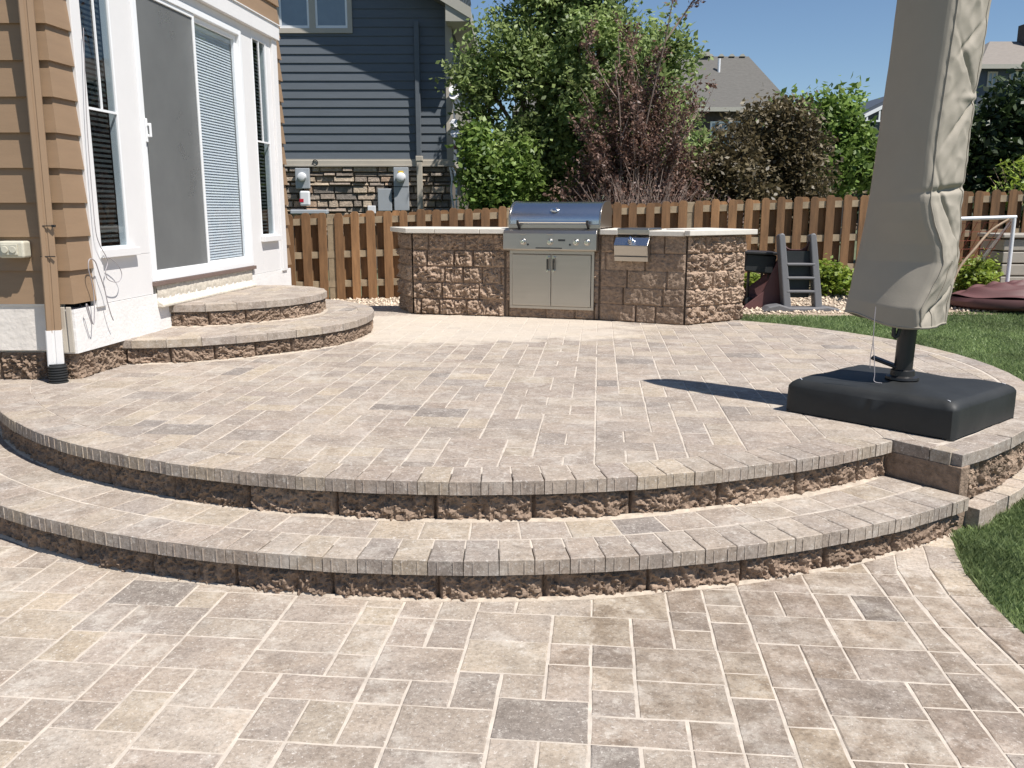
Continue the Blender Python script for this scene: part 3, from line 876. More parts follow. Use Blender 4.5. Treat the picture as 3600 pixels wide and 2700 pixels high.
for k, c in enumerate(cabs):
    q = MB(); q.tube([tuple(p) for p in spline([rayplane(x, y) for x, y in c], 7)], .0028 if k == 0 else .0036, 6)
    o = q.build('cable', MT['wire'], smooth=60)
    tag(o, ['thin grey cable hanging down past the left window into one round loop', 'thin grey cable bent in a narrow hairpin low on the white wall'][k], 'cable', 'loose cables on the white wall')
# chair shape added behind the left window, standing in for a reflection in the glass
t = thing('reflection_chair', 'pale chair shape added inside the tall left window to stand in for a reflection', 'chair', (-2.8, 6.2, .9))
q = MB(FB); q.box(.50, .73, .16, .20, 1.33, 1.47); q.build('backrest', MT['pvc'], t, bevel=.015)
q = MB(FB); q.tube([(.50, .15, .9), (.51, .15, 1.5)], .009, 8); q.tube([(.72, .15, .9), (.72, .15, 1.5)], .009, 8); q.tube([(.50, .15, 1.255), (.72, .15, 1.255)], .009, 8)
q.build('frame', MT['pvc'], t)

# ================================================================== OUTDOOR KITCHEN
KP = [(-1.25, 9.77), (-1.047, 9.2), (-.067, 8.96), (.87, 8.665), (1.646, 8.27), (2.32, 8.72)]
KZ0, KZ1 = .353, 1.195
kit = thing('outdoor_kitchen', 'angled outdoor kitchen counter of tan split-face blocks with pale stone top', 'kitchen island', (.5, 8.9, KZ0))
m = MB()
for i in range(5):
    a, b = Vector(KP[i]), Vector(KP[i+1]); d = (b-a).normalized()
    block_wall(m, [tuple(a+d*.012), tuple(b-d*.012)], KZ0, KZ1, .168, .3, amp=(.045, .042, .018, .012, .042)[i], ds=.009, dz=.009, seed=40+i, mixed=True, fq=.62, k=(1.15, 1.3, 1.12, 1.12, 1.3)[i])
m.build('block_wall', MT['block'], kit, smooth=30)
m = MB()
back = [(2.05, 9.35), (1.55, 9.0), (1.0, 9.35), (.1, 9.65), (-.85, 9.9)]
core = [tuple(p) for p in offset_path([Vector(p) for p in KP], -.024)] + back
m.prism(core, 'z', KZ0-.02, KZ1+.003, tone=BT[1]); m.build('core_wall', MT['block'], kit)
# counter slabs, cut where the grill drops in
def ct(poly, nm='counter_slab', z0=1.198, z1=1.248):
    q = MB(); q.prism(poly, 'z', z0, z1); return q.build(nm, MT['counter'], kit, bevel=.006)
ext = [tuple(p) for p in offset_path([Vector(p) for p in KP], .075)]
dCD = (Vector(KP[3])-Vector(KP[2])).normalized(); nCD = Vector((dCD.y, -dCD.x))
P2 = Vector(KP[2])
def cd(t, o): v = P2+dCD*t+nCD*o; return (v.x, v.y)
A_, B_ = Vector(ext[1]), Vector(ext[2])
def lerp2(a, b, t): return (a[0]+(b[0]-a[0])*t, a[1]+(b[1]-a[1])*t)
bl = (-1.33, 9.95)
cuts = [0, .29, .74, 1.0]
bk0, bk1 = (-.95, 10.0), cd(.03, -.72)
Lft = lerp2(ext[1], ext[2], 1.0)
for i in range(3):
    a0, a1 = lerp2(ext[1], cd(.028, .075), cuts[i]+.002), lerp2(ext[1], cd(.028, .075), cuts[i+1]-.002)
    c0, c1 = lerp2(bk0, bk1, cuts[i]+.002), lerp2(bk0, bk1, cuts[i+1]-.002)
    ct([a0, a1, c1, c0] if i else [ext[1], a1, c1, (-1.0, 10.02), (-1.36, 9.86)])
D3 = Vector(KP[3]); dDE = (Vector(KP[4])-D3).normalized(); nDE = Vector((dDE.y, -dDE.x)); LDE = (Vector(KP[4])-D3).length
def de(t, o): v = D3+dDE*t+nDE*o; return (v.x, v.y)
SB0, SB1 = .20, .50
ct([cd(.985, .06), de(SB0-.004, .06), de(SB0-.004, -.55), cd(.985, -.72)])
ct([de(SB0+.001, -.36), de(SB1-.001, -.36), de(SB1-.001, -.55), de(SB0+.001, -.55)])
ct([de(SB1+.004, .045), de(LDE-.02, .045), de(LDE-.02, -.58), de(SB1+.004, -.55)], z0=1.192, z1=1.24)
E4 = Vector(KP[4])
ct([de(LDE-.015, .06), ext[4], (ext[5][0]+.06, ext[5][1]+.04), (2.08, 9.45), (1.55, 9.05), de(LDE-.015, -.5)])

# grill ----------------------------------------------------------------
FG = frame(KP[2], math.atan2(dCD.y, dCD.x))
gr = thing('built_in_grill', 'stainless steel built-in gas grill with domed hood and double doors', 'grill', (KP[2][0]+.47, KP[2][1]-.15, .46))
def prof_x(prof, x0, x1, mb, n=1):
    m_ = len(prof); vs = [(x0, p, q) for p, q in prof] + [(x1, p, q) for p, q in prof]
    mb.add(vs, [(i, i+m_, i+1+m_, i+1) for i in range(m_-1)])
hood = [(-.035, 1.262)] + [(-.035+.27*(1-math.cos(a))-.0, 1.33+.185*math.sin(a)) for a in [PI/2*i/10 for i in range(11)]] + [(.42, 1.512), (.5, 1.46), (.52, 1.262)]
m = MB(FG); m.prism(hood[::-1], 'x', .062, .972); hd = m.build('hood', MT['steelp'], gr, smooth=35, bevel=.002)
m = MB(FG)
hood2 = [(p - (.006 if p < .3 else -.004), q + (.008 if q > 1.3 else 0)) for p, q in hood]
m.prism(hood2[::-1], 'x', .045, .061); m.prism(hood2[::-1], 'x', .973, .989)
each(m, 'end_cap', MT['steel'], hd, smooth=35, bevel=.002)
m = MB(FG); m.box(.05, .985, -.052, -.02, 1.252, 1.298); m.build('lower_lip', MT['steel'], hd, bevel=.006)
m = MB(FG); m.tube([(.17, -.105, 1.318), (.865, -.105, 1.318)], .013, 14); hb = m.build('hood_handle', MT['chrome'], hd, smooth=40)
m = MB(FG)
for x in (.165, .87):
    m.prism([(-.035, 1.25), (-.05, 1.25), (-.12, 1.302), (-.12, 1.332), (-.095, 1.335), (-.035, 1.285)], 'x', x-.011, x+.011)
each(m, 'handle_bracket', MT['blackm'], hb)
m = MB(FG); m.lathe([(.042, 0), (.042, .004), (.036, .007), (.030, .005), (.026, .008), (0.001, .008)], (0, 0, 0), 'z', 32)
Tb = Matrix.Translation((.515, -.008+.0, 1.434)) @ Matrix.Rotation(R(52), 4, 'X') @ Matrix.Diagonal((1, .62, 1, 1))
m.v = [tuple(FG @ (Tb @ (FG.inverted() @ Vector(p)))) for p in m.v]
m.build('badge', MT['chrome'], hd, smooth=40)
m = MB(FG)
m.prism([(-.12, 1.205), (-.125, 1.05), (-.11, 1.038), (.0, 1.038), (.0, 1.25), (-.06, 1.25), (-.105, 1.235)][::-1], 'x', .015, .968)
m.box(.0, .985, -.0, .5, 1.2, 1.2505)
pn = m.build('control_panel', MT['steel'], gr, bevel=.004)
def knob(x, z, y=-.123, r=.024, fr=FG, parent=None):
    b = MB(fr); b.lathe([(r*1.35, 0), (r*1.35, .005), (r*1.15, .009)], (x, y, z), 'y', 24); bz = b.build('bezel', MT['steel'], parent, smooth=35)
    k = MB(fr); k.lathe([(r, .006), (r*.98, .03), (r*.85, .036)], (x, y, z), 'y', 24); k.box(x-.005, x+.005, y-.044, y-.034, z-r*.8, z+r*.8)
    o = k.build('knob', MT['chrome'], parent, smooth=35, bevel=.002); return o
for x in (.225, .50, .765, .875): knob(x, 1.125, parent=pn)
m = MB(FG); m.box(.585, .655, -.1265, -.1225, 1.133, 1.152); m.build('display', MT['blackp'], pn)
m = MB(FG)
for x, z in ((.275, 1.098), (.705, 1.100)): m.lathe([(.011, 0), (.010, .008)], (x, -.124, z), 'y', 14)
each(m, 'button', MT['blackp'], pn)
m = MB(FG); m.box(.355, .625, -.128, -.1215, 1.060, 1.070); m.build('drip_tray_pull', MT['blackm'], pn)
# little shelf lips above knobs
m = MB(FG)
for x in (.225, .50): m.box(x-.03, x+.03, -.131, -.105, 1.195, 1.205)
each(m, 'knob_guard', MT['steel'], pn, bevel=.003)
m = MB(FG)
m.box(.055, .93, -.03, .0, .45, .478); m.box(.055, .93, -.03, .0, 1.0, 1.034); m.box(.055, .083, -.03, 0, .478, 1.0); m.box(.902, .93, -.03, 0, .478, 1.0); m.box(.488, .497, -.029, 0, .478, 1.0)
m.box(.083, .902, -.01, 0, .478, 1.0)
m.build('door_frame', MT['steel'], gr, bevel=.002)
for x0, x1, hx in ((.086, .4895, .462), (.4955, .899, .523)):
    m = MB(FG); m.box(x0, x1, -.042, -.0105, .481, .997); dd = m.build('door', MT['steel'], gr, bevel=.005)
    m = MB(FG); m.tube([(hx, -.075, .835), (hx, -.075, .975)], .0075, 10); hh = m.build('handle', MT['blackm'], dd, smooth=40)
    m = MB(FG)
    for z in (.838, .968): m.tube([(hx, -.043, z), (hx, -.082, z)], .013, 12)
    each(m, 'handle_post', MT['chrome'], hh, smooth=40)

# side burner ------------------------------------------------------------
FS = frame(de(0, 0), math.atan2(dDE.y, dDE.x))
sbn = thing('side_burner', 'small stainless steel side burner with one knob set into the counter', 'side burner', de((SB0+SB1)/2, 0)+(.95,))
m = MB(FS)
m.prism([(-.02, 1.2), (-.06, 1.172), (-.115, 1.10), (-.095, 1.005), (-.085, .95), (0, .95), (0, 1.2)][::-1], 'x', SB0-.02, SB1+.02)
sbp = m.build('housing', MT['steel'], sbn, bevel=.005)
m = MB(FS)
m.add([(SB0-.018, -.0615, 1.1735), (SB1+.018, -.0615, 1.1735), (SB1+.018, -.1165, 1.1025), (SB0-.018, -.1165, 1.1025)], [(0, 3, 2, 1)])
m.build('sloped_face', MT['steelp'], sbp, solid=.002)
m = MB(FS); m.box(SB0-.012, SB1+.012, -.058, .35, 1.2, 1.262); m.build('lid', MT['steel'], sbn, bevel=.012, seg=3)
m = MB(FS); m.box(SB0-.018, SB1+.018, -.1075, -.085, .993, .998); m.build('seam', MT['blackm'], sbp)
k = MB(FS); k.lathe([(.036, 0), (.034, .012), (.024, .014), (.023, .045), (.018, .05)], (0, 0, 0), 'z', 24); k.box(-.005, .005, -.02, .02, .05, .06)
Tk = Matrix.Translation(((SB0+SB1)/2, -.09, 1.138)) @ Matrix.Rotation(R(52), 4, 'X')
k.v = [tuple(FS @ (Tk @ (FS.inverted() @ Vector(p)))) for p in k.v]
k.build('knob', MT['chrome'], sbp, smooth=35)

# ================================================================== UMBRELLA
um = thing('cantilever_umbrella', 'closed patio umbrella in a taupe fabric cover on a square black weighted base', 'umbrella', (2.09, 4.6, .353))
FL, FR, RR = Vector((1.504, 4.675)), Vector((2.115, 4.035)), Vector((2.685, 4.52))
BL = FL + RR - FR
def rounded(poly, r, n=6):
    out = []
    for i in range(len(poly)):
        p = poly[i]; a = (poly[i-1]-p).normalized(); b = (poly[(i+1) % len(poly)]-p).normalized()
        s_, e_ = p+a*r, p+b*r
        for k in range(n+1):
            t = k/n; out.append((s_*(1-t)**2 + p*2*t*(1-t) + e_*t*t))
    return out
quad = [FL, FR, RR, BL]; cen = (FL+FR+RR+BL)/4
lev = [(.0, .36), (.001, .42), (.003, .495), (.0045, .502), (.016, .519), (.034, .533), (.042, .536), (.1, .540), (.2, .545)]
b = MB(); vs = []; rows = []
for ins, z in lev:
    pp = rounded([p+(cen-p).normalized()*ins*1.41 for p in quad], max(.02, .05-ins*.1), 6)
    dense = []
    for i in range(len(pp)):
        q0, q1 = pp[i], pp[(i+1) % len(pp)]; kk = max(1, int((q1-q0).length/.06))
        dense += [q0.lerp(q1, j/kk) for j in range(kk)]
    rows.append(dense)
n0 = 96
rows = []
for ins, z in lev:
    pp = rounded([p+(cen-p).normalized()*ins*1.41 for p in quad], .014, 6)
    pp2, L_ = resample([tuple(p) for p in pp]+[tuple(pp[0])], .001)
    rows.append([(pp2[int(i*(len(pp2)-1)/n0)], z) for i in range(n0)])
vs = []
for ri, row in enumerate(rows):
    for i, (p, z) in enumerate(row):
        w = noise.noise(Vector((p.x*5, p.y*5, z*7)))*.010
        d = (p-cen).normalized()
        bulge = (.010 if 0 < ri < 3 else 0)
        vs.append((p.x+d.x*w*.6, p.y+d.y*w*.6, z+(w if ri > 2 else 0)))
fs = [(j*n0+i, j*n0+(i+1) % n0, (j+1)*n0+(i+1) % n0, (j+1)*n0+i) for j in range(len(lev)-1) for i in range(n0)]
ci = len(vs); vs.append((cen.x, cen.y, .548)); fs += [((len(lev)-1)*n0+i, (len(lev)-1)*n0+(i+1) % n0, ci) for i in range(n0)]
b.add(vs, fs)
wb = b.build('weight_cover', MT['weightcover'], um, smooth=50)
b = MB()
for c_ in (FR, FL, RR):
    d = (c_-cen).normalized(); p = c_-d*.075
    b.box(p.x-.002, p.x+.002, p.y-.016, p.y+.016, .533, .5395)
each(b, 'corner_seam', MT['pvc'], wb)
b = MB()
for c_ in (FL, FR, RR):
    d = (c_-cen).normalized(); p = c_-d*.03
    b.lathe([(.022, .352), (.022, .362)], (p.x, p.y, 0), n=12)
each(b, 'foot', MT['blackp'], wb)
MX, MY = 2.10, 4.60
LE = .026
def ax(z): return Vector((MX + LE*(z-.55), MY))
b = MB(); b.tube([(ax(z).x, ax(z).y, z) for z in (.50, .9, 2.9)], .047, 24); b.build('mast', MT['blackm'], um, smooth=50)
b = MB(); b.lathe([(.085, .553), (.083, .565), (.062, .572), (.060, .60), (.053, .604)], (MX, MY, 0), n=28); b.build('mast_collar', MT['blackm'], um, smooth=35)
b = MB(FB if 0 else Matrix.Translation((MX, MY, .60)) @ Matrix.Rotation(R(150), 4, 'Z'))
b.prism([(.04, -.03), (.04, .02), (.15, .045), (.22, .045), (.225, .03), (.16, .012), (.10, -.03)], 'y', -.035, .035) if 0 else b.box(.03, .17, -.035, .035, -.005, .012, T=Matrix.Rotation(R(-18), 4, 'Y'))
b.build('foot_pedal', MT['blackm'], um, bevel=.006)
b = MB(); b.tube([(2.03, 4.5, .93), (2.022, 4.5, .84), (2.012, 4.5, .80), (2.0, 4.5, .79), (1.99, 4.5, .80), (1.99, 4.5, .84), (2.01, 4.5, .93)], .011, 10)
b.build('crank_handle', MT['blackp'], um, smooth=50)
for k, pts in enumerate(([(1.85, 4.42, .93), (1.852, 4.42, .78), (1.846, 4.42, .70), (1.85, 4.425, .64)], [(1.885, 4.5, .95), (1.885, 4.5, .80), (1.893, 4.49, .70), (1.90, 4.48, .60), (1.897, 4.47, .562), (1.93, 4.45, .556)])):
    b = MB(); b.tube([tuple(p) for p in spline(pts, 6)], .0022, 5); b.build('drawstring', MT['wire'], um)
# fabric cover
RX = [(.84, .03), (.95, .0), (1.02, .03), (1.10, .06), (1.18, .085), (1.27, .06), (1.38, .0), (1.48, -.04), (1.8, -.055), (2.4, -.05), (3, -.04)]
def cover_pt(u, v):
    z = .845 + 2.15*v
    k = lerp_tab([(.84, .965), (1.1, .97), (1.5, .89), (2.0, .86), (2.5, .85), (2.85, .70), (2.96, .42), (3.0, .02)], z)
    cx = ax(z).x - lerp_tab([(.84, .06), (1.2, .035), (1.6, .02), (2.5, -.005), (3, 0)], z); cy = MY - .02
    rx = lerp_tab(RX, z)
    P = [Vector((-.262, .14)), Vector((rx, -.205)), Vector((.262, .0)), Vector((.02, .22))]
    # walk the rounded quadrilateral
    seg = u*4; i = int(seg) % 4; t = seg-int(seg)
    a, b_ = P[i], P[(i+1) % 4]
    def pos(uu):
        s_ = (uu % 1)*4; i_ = int(s_) % 4; t_ = s_-int(s_); return P[i_].lerp(P[(i_+1) % 4], t_)
    rnd_ = lerp_tab([(.84, .02), (1.3, .035), (3, .03)], z)
    p = (pos(u-rnd_)+pos(u+rnd_)+pos(u-rnd_*.5)+pos(u+rnd_*.5)+pos(u))/5
    # bulge facets outwards a little
    mid_ = math.sin(t*PI); d = p.normalized()
    p = p + d*(.022*mid_ if i == 0 else .014*mid_)
    right = sm(.22, .30, u)*(1-sm(.62, .75, u)); left = 1-right
    nz1 = noise.noise(Vector((u*9, z*4.2, 1.3))); nz2 = noise.noise(Vector((u*20+z*3, z*9, 4.1))); nz3 = noise.noise(Vector((u*34-z*7, z*15, 8.8)))
    cr = -abs(noise.noise(Vector((u*14+z*3.5, z*8-u*6, 2.2))))
    w = right*(.006*nz1+.005*nz2+.004*nz3+.016*(cr+.2)) + left*(.004*nz1+.0012*nz2)
    # diagonal pleats on the lit side
    for (u0, z0_, su, sl, amp_, wd) in ((.40, 2.10, .08, -1.6, -.028, .022), (.42, 1.93, .09, 1.4, -.022, .02), (.38, 1.545, .12, .12, -.034, .015), (.43, 1.99, .07, .1, .018, .018), (.37, 2.26, .06, 1.3, -.02, .022), (.36, 1.42, .07, -2.5, -.024, .028), (.38, 1.0, .13, 1.05, -.022, .018)):
        du = (u-u0); dz = z-(z0_+sl*du)
        w += amp_*math.exp(-(dz/wd)**2)*math.exp(-(du/su)**2)
    # long soft folds low on the shaded side
    w += left*.016*sm(1.7, 1.0, z)*math.sin((u*22+z*1.3))*.15
    p = p + d*w
    zz = z
    if v < .08: zz = z + (1-v/.08)*(.022*noise.noise(Vector((u*8, 0, 3))) + (.05*(1-sm(0, .2, u)) if u < .3 else 0) + .05*sm(.8, 1, u))
    return (cx+p.x*k, cy+p.y*k, zz)
b = MB(); b.grid(cover_pt, 260, 300, wrap=True); cv = b.build('fabric_cover', MT['cover'], um, smooth=180, solid=.003)
def seam(u, z0, z1, name='cover_seam', r=.0032, out=.0035):
    b = MB(); pts = []
    z = z0
    while z <= z1:
        p = Vector(cover_pt(u, (z-.845)/2.15)); c_ = Vector((ax(z).x, MY, p.z)); pts.append(tuple(p+(p-c_).normalized()*out)); z += .015
    b.tube(pts, r, 6); b.build(name, MT['cover'], cv, smooth=60)
seam(.262, .86, 2.9); seam(.455, .86, 2.9); seam(.33, .86, 1.2)
b = MB(); pts = [cover_pt(i/120, .004) for i in range(121)]
b.tube([tuple(Vector(p)) for p in pts], .005, 6, cap=False); b.build('hem', MT['cover'], cv, smooth=60)

# ================================================================== FENCE
FY = 12.0
fn = thing('wooden_fence', 'low brown stained shadowbox picket fence behind the outdoor kitchen', 'fence', (0, FY, .2))
def picket(mb, x, y, z0, z1, w, th, lean=0):
    r = .035
    poly = [(x-w/2, z0), (x+w/2, z0), (x+w/2+lean, z1-r), (x+w/2-r*.55+lean, z1-r*.15), (x+w/4*.6+lean, z1), (x-w/4*.6+lean, z1), (x-w/2+r*.55+lean, z1-r*.15), (x-w/2+lean, z1-r)]
    mb.prism(poly, 'y', y, y+th)
x = -4.9; bay = 0
while x < 9.6:
    m = MB(); m2 = MB(); rl = MB(); x1 = x+2.44
    n = 11; step = 2.44/n
    for k in range(n):
        px = x+step*(k+.5); g = gz(px, FY)
        picket(m, px+random.uniform(-.008, .008), FY-.02, g-.01+random.uniform(-.01, .01), g+1.185+random.uniform(-.014, .014), .114+random.uniform(-.007, .007), .018, random.uniform(-.008, .008))
        bx = x+step*(k+1)
        picket(m2, bx+random.uniform(-.01, .01), FY+.06, g-.01, g+1.175+random.uniform(-.015, .015), .128, .018, random.uniform(-.008, .008))
    for h0 in (.18, .58, 1.03):
        ga, gb = gz(x, FY), gz(x1, FY)
        rl.add([(x, FY, ga+h0), (x1, FY, gb+h0), (x1, FY+.055, gb+h0), (x, FY+.055, ga+h0), (x, FY, ga+h0+.088), (x1, FY, gb+h0+.088), (x1, FY+.055, gb+h0+.088), (x, FY+.055, ga+h0+.088)],
               [(0,3,2,1),(4,5,6,7),(0,1,5,4),(1,2,6,5),(2,3,7,6),(3,0,4,7)])
    m.build('front_pickets', MT['fence'], fn, bevel=.003); m2.build('rear_pickets', MT['fence'], fn); each(rl, 'rail', MT['fenceb'], fn)
    g = gz(x, FY); p = MB(); p.box(x-.05, x+.05, FY+.004, FY+.058, g-.1, g+1.165); p.build('post', MT['fenceb'], fn, bevel=.004)
    x = x1

# ================================================================== BLUE NEIGHBOUR HOUSE
BY = 18.0
nh = thing('blue_house', 'two-storey neighbour house with dark blue lap siding over ledge stone', 'house', (-3, BY, .3))
SZ = 2.417; BC = .166
m = MB()
lap(m, [(-9, BY), (-1.235, BY), (-1.235, BY+9)], SZ, SZ+BC*36, BC, .03, .05)
m.build('siding', MT['blue'], nh)
m = MB(); extrude_path(m, [(-9, BY), (-1.235, BY), (-1.235, BY+9)], [(-.1, 2.30), (.075, 2.30), (.075, 2.385), (.06, 2.39), (.06, 2.4165), (-.1, 2.4165)])
extrude_path(m, [(-9, BY), (-1.235, BY), (-1.235, BY+9)], [(0, 2.272), (.095, 2.272), (.095, 2.2985), (0, 2.2985)])
m.build('band_board', MT['beige'], nh)
m = MB(); m.box(-1.30, -1.17, BY-.062, BY+.05, 2.42, 5.3); each(m, 'corner_board', MT['beige'], nh)
m = MB(); m.box(-9, -1.245, BY+.01, BY+9, 0, 2.29); m.build('backing_wall', MT['mortar'], nh)
m = MB(); rs = random.Random(4)
SC = [(.36,.29,.22), (.27,.22,.175), (.22,.185,.15), (.40,.315,.235), (.19,.165,.14), (.33,.235,.165), (.43,.35,.26), (.26,.215,.175)]
z = .9
while z < 2.25:
    h = rs.uniform(.075, .15); x = -5.6-rs.uniform(0, .3)
    if z+h > 2.27: h = 2.272-z
    while x < -1.24:
        w = rs.uniform(.14, .5); xe = min(x+w, -1.225)
        if xe-x > .05:
            hh = h-.014; d = rs.uniform(.02, .09); t_ = rs.choice(SC); k = rs.uniform(.75, 1.2); t_ = tuple(c*k for c in t_)
            zo = rs.uniform(-.012, .012); i = .018
            a0, a1, b0, b1 = x+.006, xe-.006, z+.007+max(0, zo), z+h-.007
            a0i, a1i, b0i, b1i = a0+i*rs.uniform(.4, 1.6), a1-i*rs.uniform(.4, 1.6), b0+i*rs.uniform(.3, 1), b1-i*rs.uniform(.3, 1)
            if b1i-b0i > .01:
                yy = BY-d
                m.add([(a0, BY+.0, b0), (a1, BY+.0, b0), (a1, BY+.0, b1), (a0, BY+.0, b1), (a0i, yy-rs.uniform(0, .015), b0i), (a1i, yy-rs.uniform(0, .02), b0i), (a1i, yy+rs.uniform(0, .02), b1i), (a0i, yy+rs.uniform(0, .02), b1i)],
                      [(4,5,6,7),(0,1,5,4),(1,2,6,5),(2,3,7,6),(3,0,4,7)], t_)
        x = xe
        if x >= -1.226: break
    z += h
m.build('stone_veneer', MT['stone'], nh)
# gable roof with front overhang
m = MB(); TA = math.tan(R(30)); xe, ze = -.79, 4.97; OV = .6
th = .22
pk = -6.0; zp = ze+(xe-pk)*TA
m.prism([(xe, ze), (xe, ze+.18), (pk, zp+.2), (pk-(pk+11.2), ze+.18) if 0 else (-11.2, ze+.18), (-11.2, ze), (pk, zp)], 'y', BY-OV, BY+9.5)
rf = m.build('roof', MT['shingle'], nh)
m = MB(); m.prism([(xe+.02, ze-.03), (xe+.02, ze+.17), (pk, zp+.18), (-11.2, ze+.17), (-11.2, ze-.03), (pk, zp-.04)], 'y', BY-OV-.03, BY-OV-.001); m.build('rake_board', MT['soffit'], rf)
m = MB(); m.box(-1.17, -.80, BY-OV+.001, BY+9.4, 4.90, 4.967); m.box(-.805, -.78, BY-OV+.001, BY+9.4, 4.90, 5.14); m.prism([(-1.25, 4.905), (-.83, 4.905), (-.83, 5.1), (-1.25, 5.4)], 'y', BY-OV+.0, BY-.055); m.build('soffit', MT['soffit'], rf)
# low side roof beyond the corner
m = MB(); m.prism([(-1.2, 3.55), (-.95, 3.5), (-.66, 3.12), (-.66, 3.02), (-1.2, 3.22)], 'y', BY+1.2, BY+4); m.build('side_eave', MT['soffit'], nh)
# window
m = MB(); wx0, wx1, wz0, wz1 = -4.60, -3.10, 4.88, 6.2
m.box(wx0, wx1, BY-.075, BY-.03, wz0-.09, wz0); m.box(wx0, wx0+.09, BY-.075, BY-.03, wz0, wz1); m.box(wx1-.09, wx1, BY-.075, BY-.03, wz0, wz1); m.box(-3.93, -3.81, BY-.075, BY-.03, wz0, wz1); m.box(wx0, wx1, BY-.075, BY-.03, wz1, wz1+.09)
w = m.build('window', MT['beige'], nh)
for a, b in ((wx0+.09, -3.93), (-3.81, wx1-.09)):
    m = MB(); m.box(a, a+.04, BY-.06, BY-.03, wz0, wz1); m.box(b-.04, b, BY-.06, BY-.03, wz0, wz1); m.box(a+.04, b-.04, BY-.06, BY-.03, wz0, wz0+.05)
    sh = m.build('sash', MT['vinyl'], w)
    m = MB(); m.box(a+.04, b-.04, BY-.052, BY-.046, wz0+.05, wz1); m.build('pane', MT['winpane'], sh)
# downspout, upper part painted blue
m = MB(); m.box(-1.90, -1.79, BY-.17, BY-.085, .5, 2.42); m.box(-1.915, -1.775, BY-.18, BY-.076, 2.37, 2.47)
dsp = m.build('downspout', MT['beige'], nh, bevel=.01); dsp['label'] = 'downspout, beige over the stone and blue above'
m = MB(); m.box(-1.90, -1.80, BY-.16, BY-.075, 2.471, 5.0); m.build('upper_pipe', MT['blue'], dsp, bevel=.01)
# electrics
def equip(name, x0, x1, z0, z1, d, mt, label, extra=None, bev=.012):
    m = MB(); m.box(x0, x1, BY-.10-d, BY-.10, z0, z1); o = m.build(name, mt, nh, bevel=bev); o['label'] = label
    return o
K = 18/14; Z = lambda z: 1.45+(z-1.45)*K
cc = equip('conduit_panel', -4.70, -4.55, Z(1.36), Z(2.071), .08, MT['greymetal'], 'tall narrow grey utility duct by the tan house edge')
m = MB(); m.box(-4.66, -4.59, BY-.187, BY-.1805, Z(1.43), Z(1.455)); m.build('red_tag', MT['red'], cc)
e1 = equip('meter_box', -4.32, -4.04, Z(1.751), Z(2.058), .09, MT['greymetal'], 'left grey meter box with round glass meter')
m = MB(); m.lathe([(.085, 0), (.085, .04), (.075, .09), (.05, .10)], (-4.18, BY-.19, Z(1.93)), 'y', 20); m.build('meter', MT['pvc'], e1, smooth=40)
m = MB(); m.box(-4.25, -4.05, BY-.2, BY-.1, Z(1.49), Z(1.715)); e2 = m.build('white_service_box', MT['pvc'], nh, bevel=.03)
m = MB(); m.box(-4.25, -4.17, BY-.207, BY-.2005, Z(1.545), Z(1.595)); m.build('red_label', MT['red'], e2)
equip('utility_box', -2.69, -2.41, Z(1.407), Z(1.751), .07, MT['greymetal'], 'short grey utility box beside the tall meter panel')
e3 = equip('meter_panel', -2.36, -2.065, Z(1.414), Z(2.071), .10, MT['greymetal'], 'tall grey meter panel with yellow label')
m = MB(); m.lathe([(.095, 0), (.095, .05), (.08, .11), (.05, .125)], (-2.21, BY-.20, Z(1.92)), 'y', 20); m.build('meter', MT['pvc'], e3, smooth=40)
m = MB(); m.box(-2.26, -2.16, BY-.213, BY-.2005, Z(1.985), Z(2.015)); m.build('yellow_label', MT['yellow'], e3)
m = MB(); m.box(-2.36, -2.065, BY-.204, BY-.2005, Z(1.775), Z(1.785)); m.build('panel_seam', MT['blackm'], e3)
m = MB(); m.box(-4.45, -3.70, BY-.22, BY-.05, Z(1.36), Z(1.43)); m.build('ledge_pipe', MT['greymetal'], nh, bevel=.02)
m = MB(); m.box(-2.90, -2.74, BY-.18, BY-.1, Z(1.37), Z(1.49)); m.build('junction_box', MT['pvc'], nh, bevel=.01)
m = MB(); m.tube([tuple(p) for p in spline([(-1.20, BY-.09, 2.25), (-1.15, BY-.09, 2.15), (-1.12, BY-.10, 1.9), (-1.12, BY-.1, 1.42), (-1.12, BY-.1, 1.36)], 6)], .018, 8)
m.tube([tuple(p) for p in spline([(-1.24, BY-.09, 2.26), (-1.20, BY-.09, 2.0), (-1.22, BY-.10, 1.8), (-1.18, BY-.1, 1.5), (-1.16, BY-.1, 1.38)], 6)], .02, 8)
m.tube([(-1.2, BY-.1, 1.39), (-.85, BY-.1, 1.39)], .022, 8)
each(m, 'white_conduit', MT['pvc'], nh, smooth=50)
m = MB(); m.tube([(-3.93+.05*math.cos(a*.7), BY-.09, 2.345+.055*math.sin(a*.7)) for a in range(10)], .01, 6); m.build('cable_loop', MT['blackp'], nh)
for k, (zz_, xx_) in enumerate(((Z(2.71), -1.13), (Z(2.56), -1.12), (Z(3.2), -1.14), (Z(3.12), -1.14))):
    m = MB(); T = Matrix.Translation((xx_, BY-.13, zz_)) @ Matrix.Rotation(R(60), 4, 'X')
    m.lathe([(.03, -.1), (.05, -.05), (.09, .05), (.095, .055), (.06, .056)], (0, 0, 0), 'z', 18); m.v = [tuple(T @ Vector(p)) for p in m.v]
    m.box(xx_-.06, xx_, BY-.12, BY-.05, zz_-.02, zz_+.02)
    m.build('flood_light', MT['pvc'], nh, smooth=40)
m = MB(); m.box(-1.16, -1.08, BY-.15, BY-.07, 2.60, 2.68); m.build('red_beacon', MT['maroon'], nh, bevel=.02)

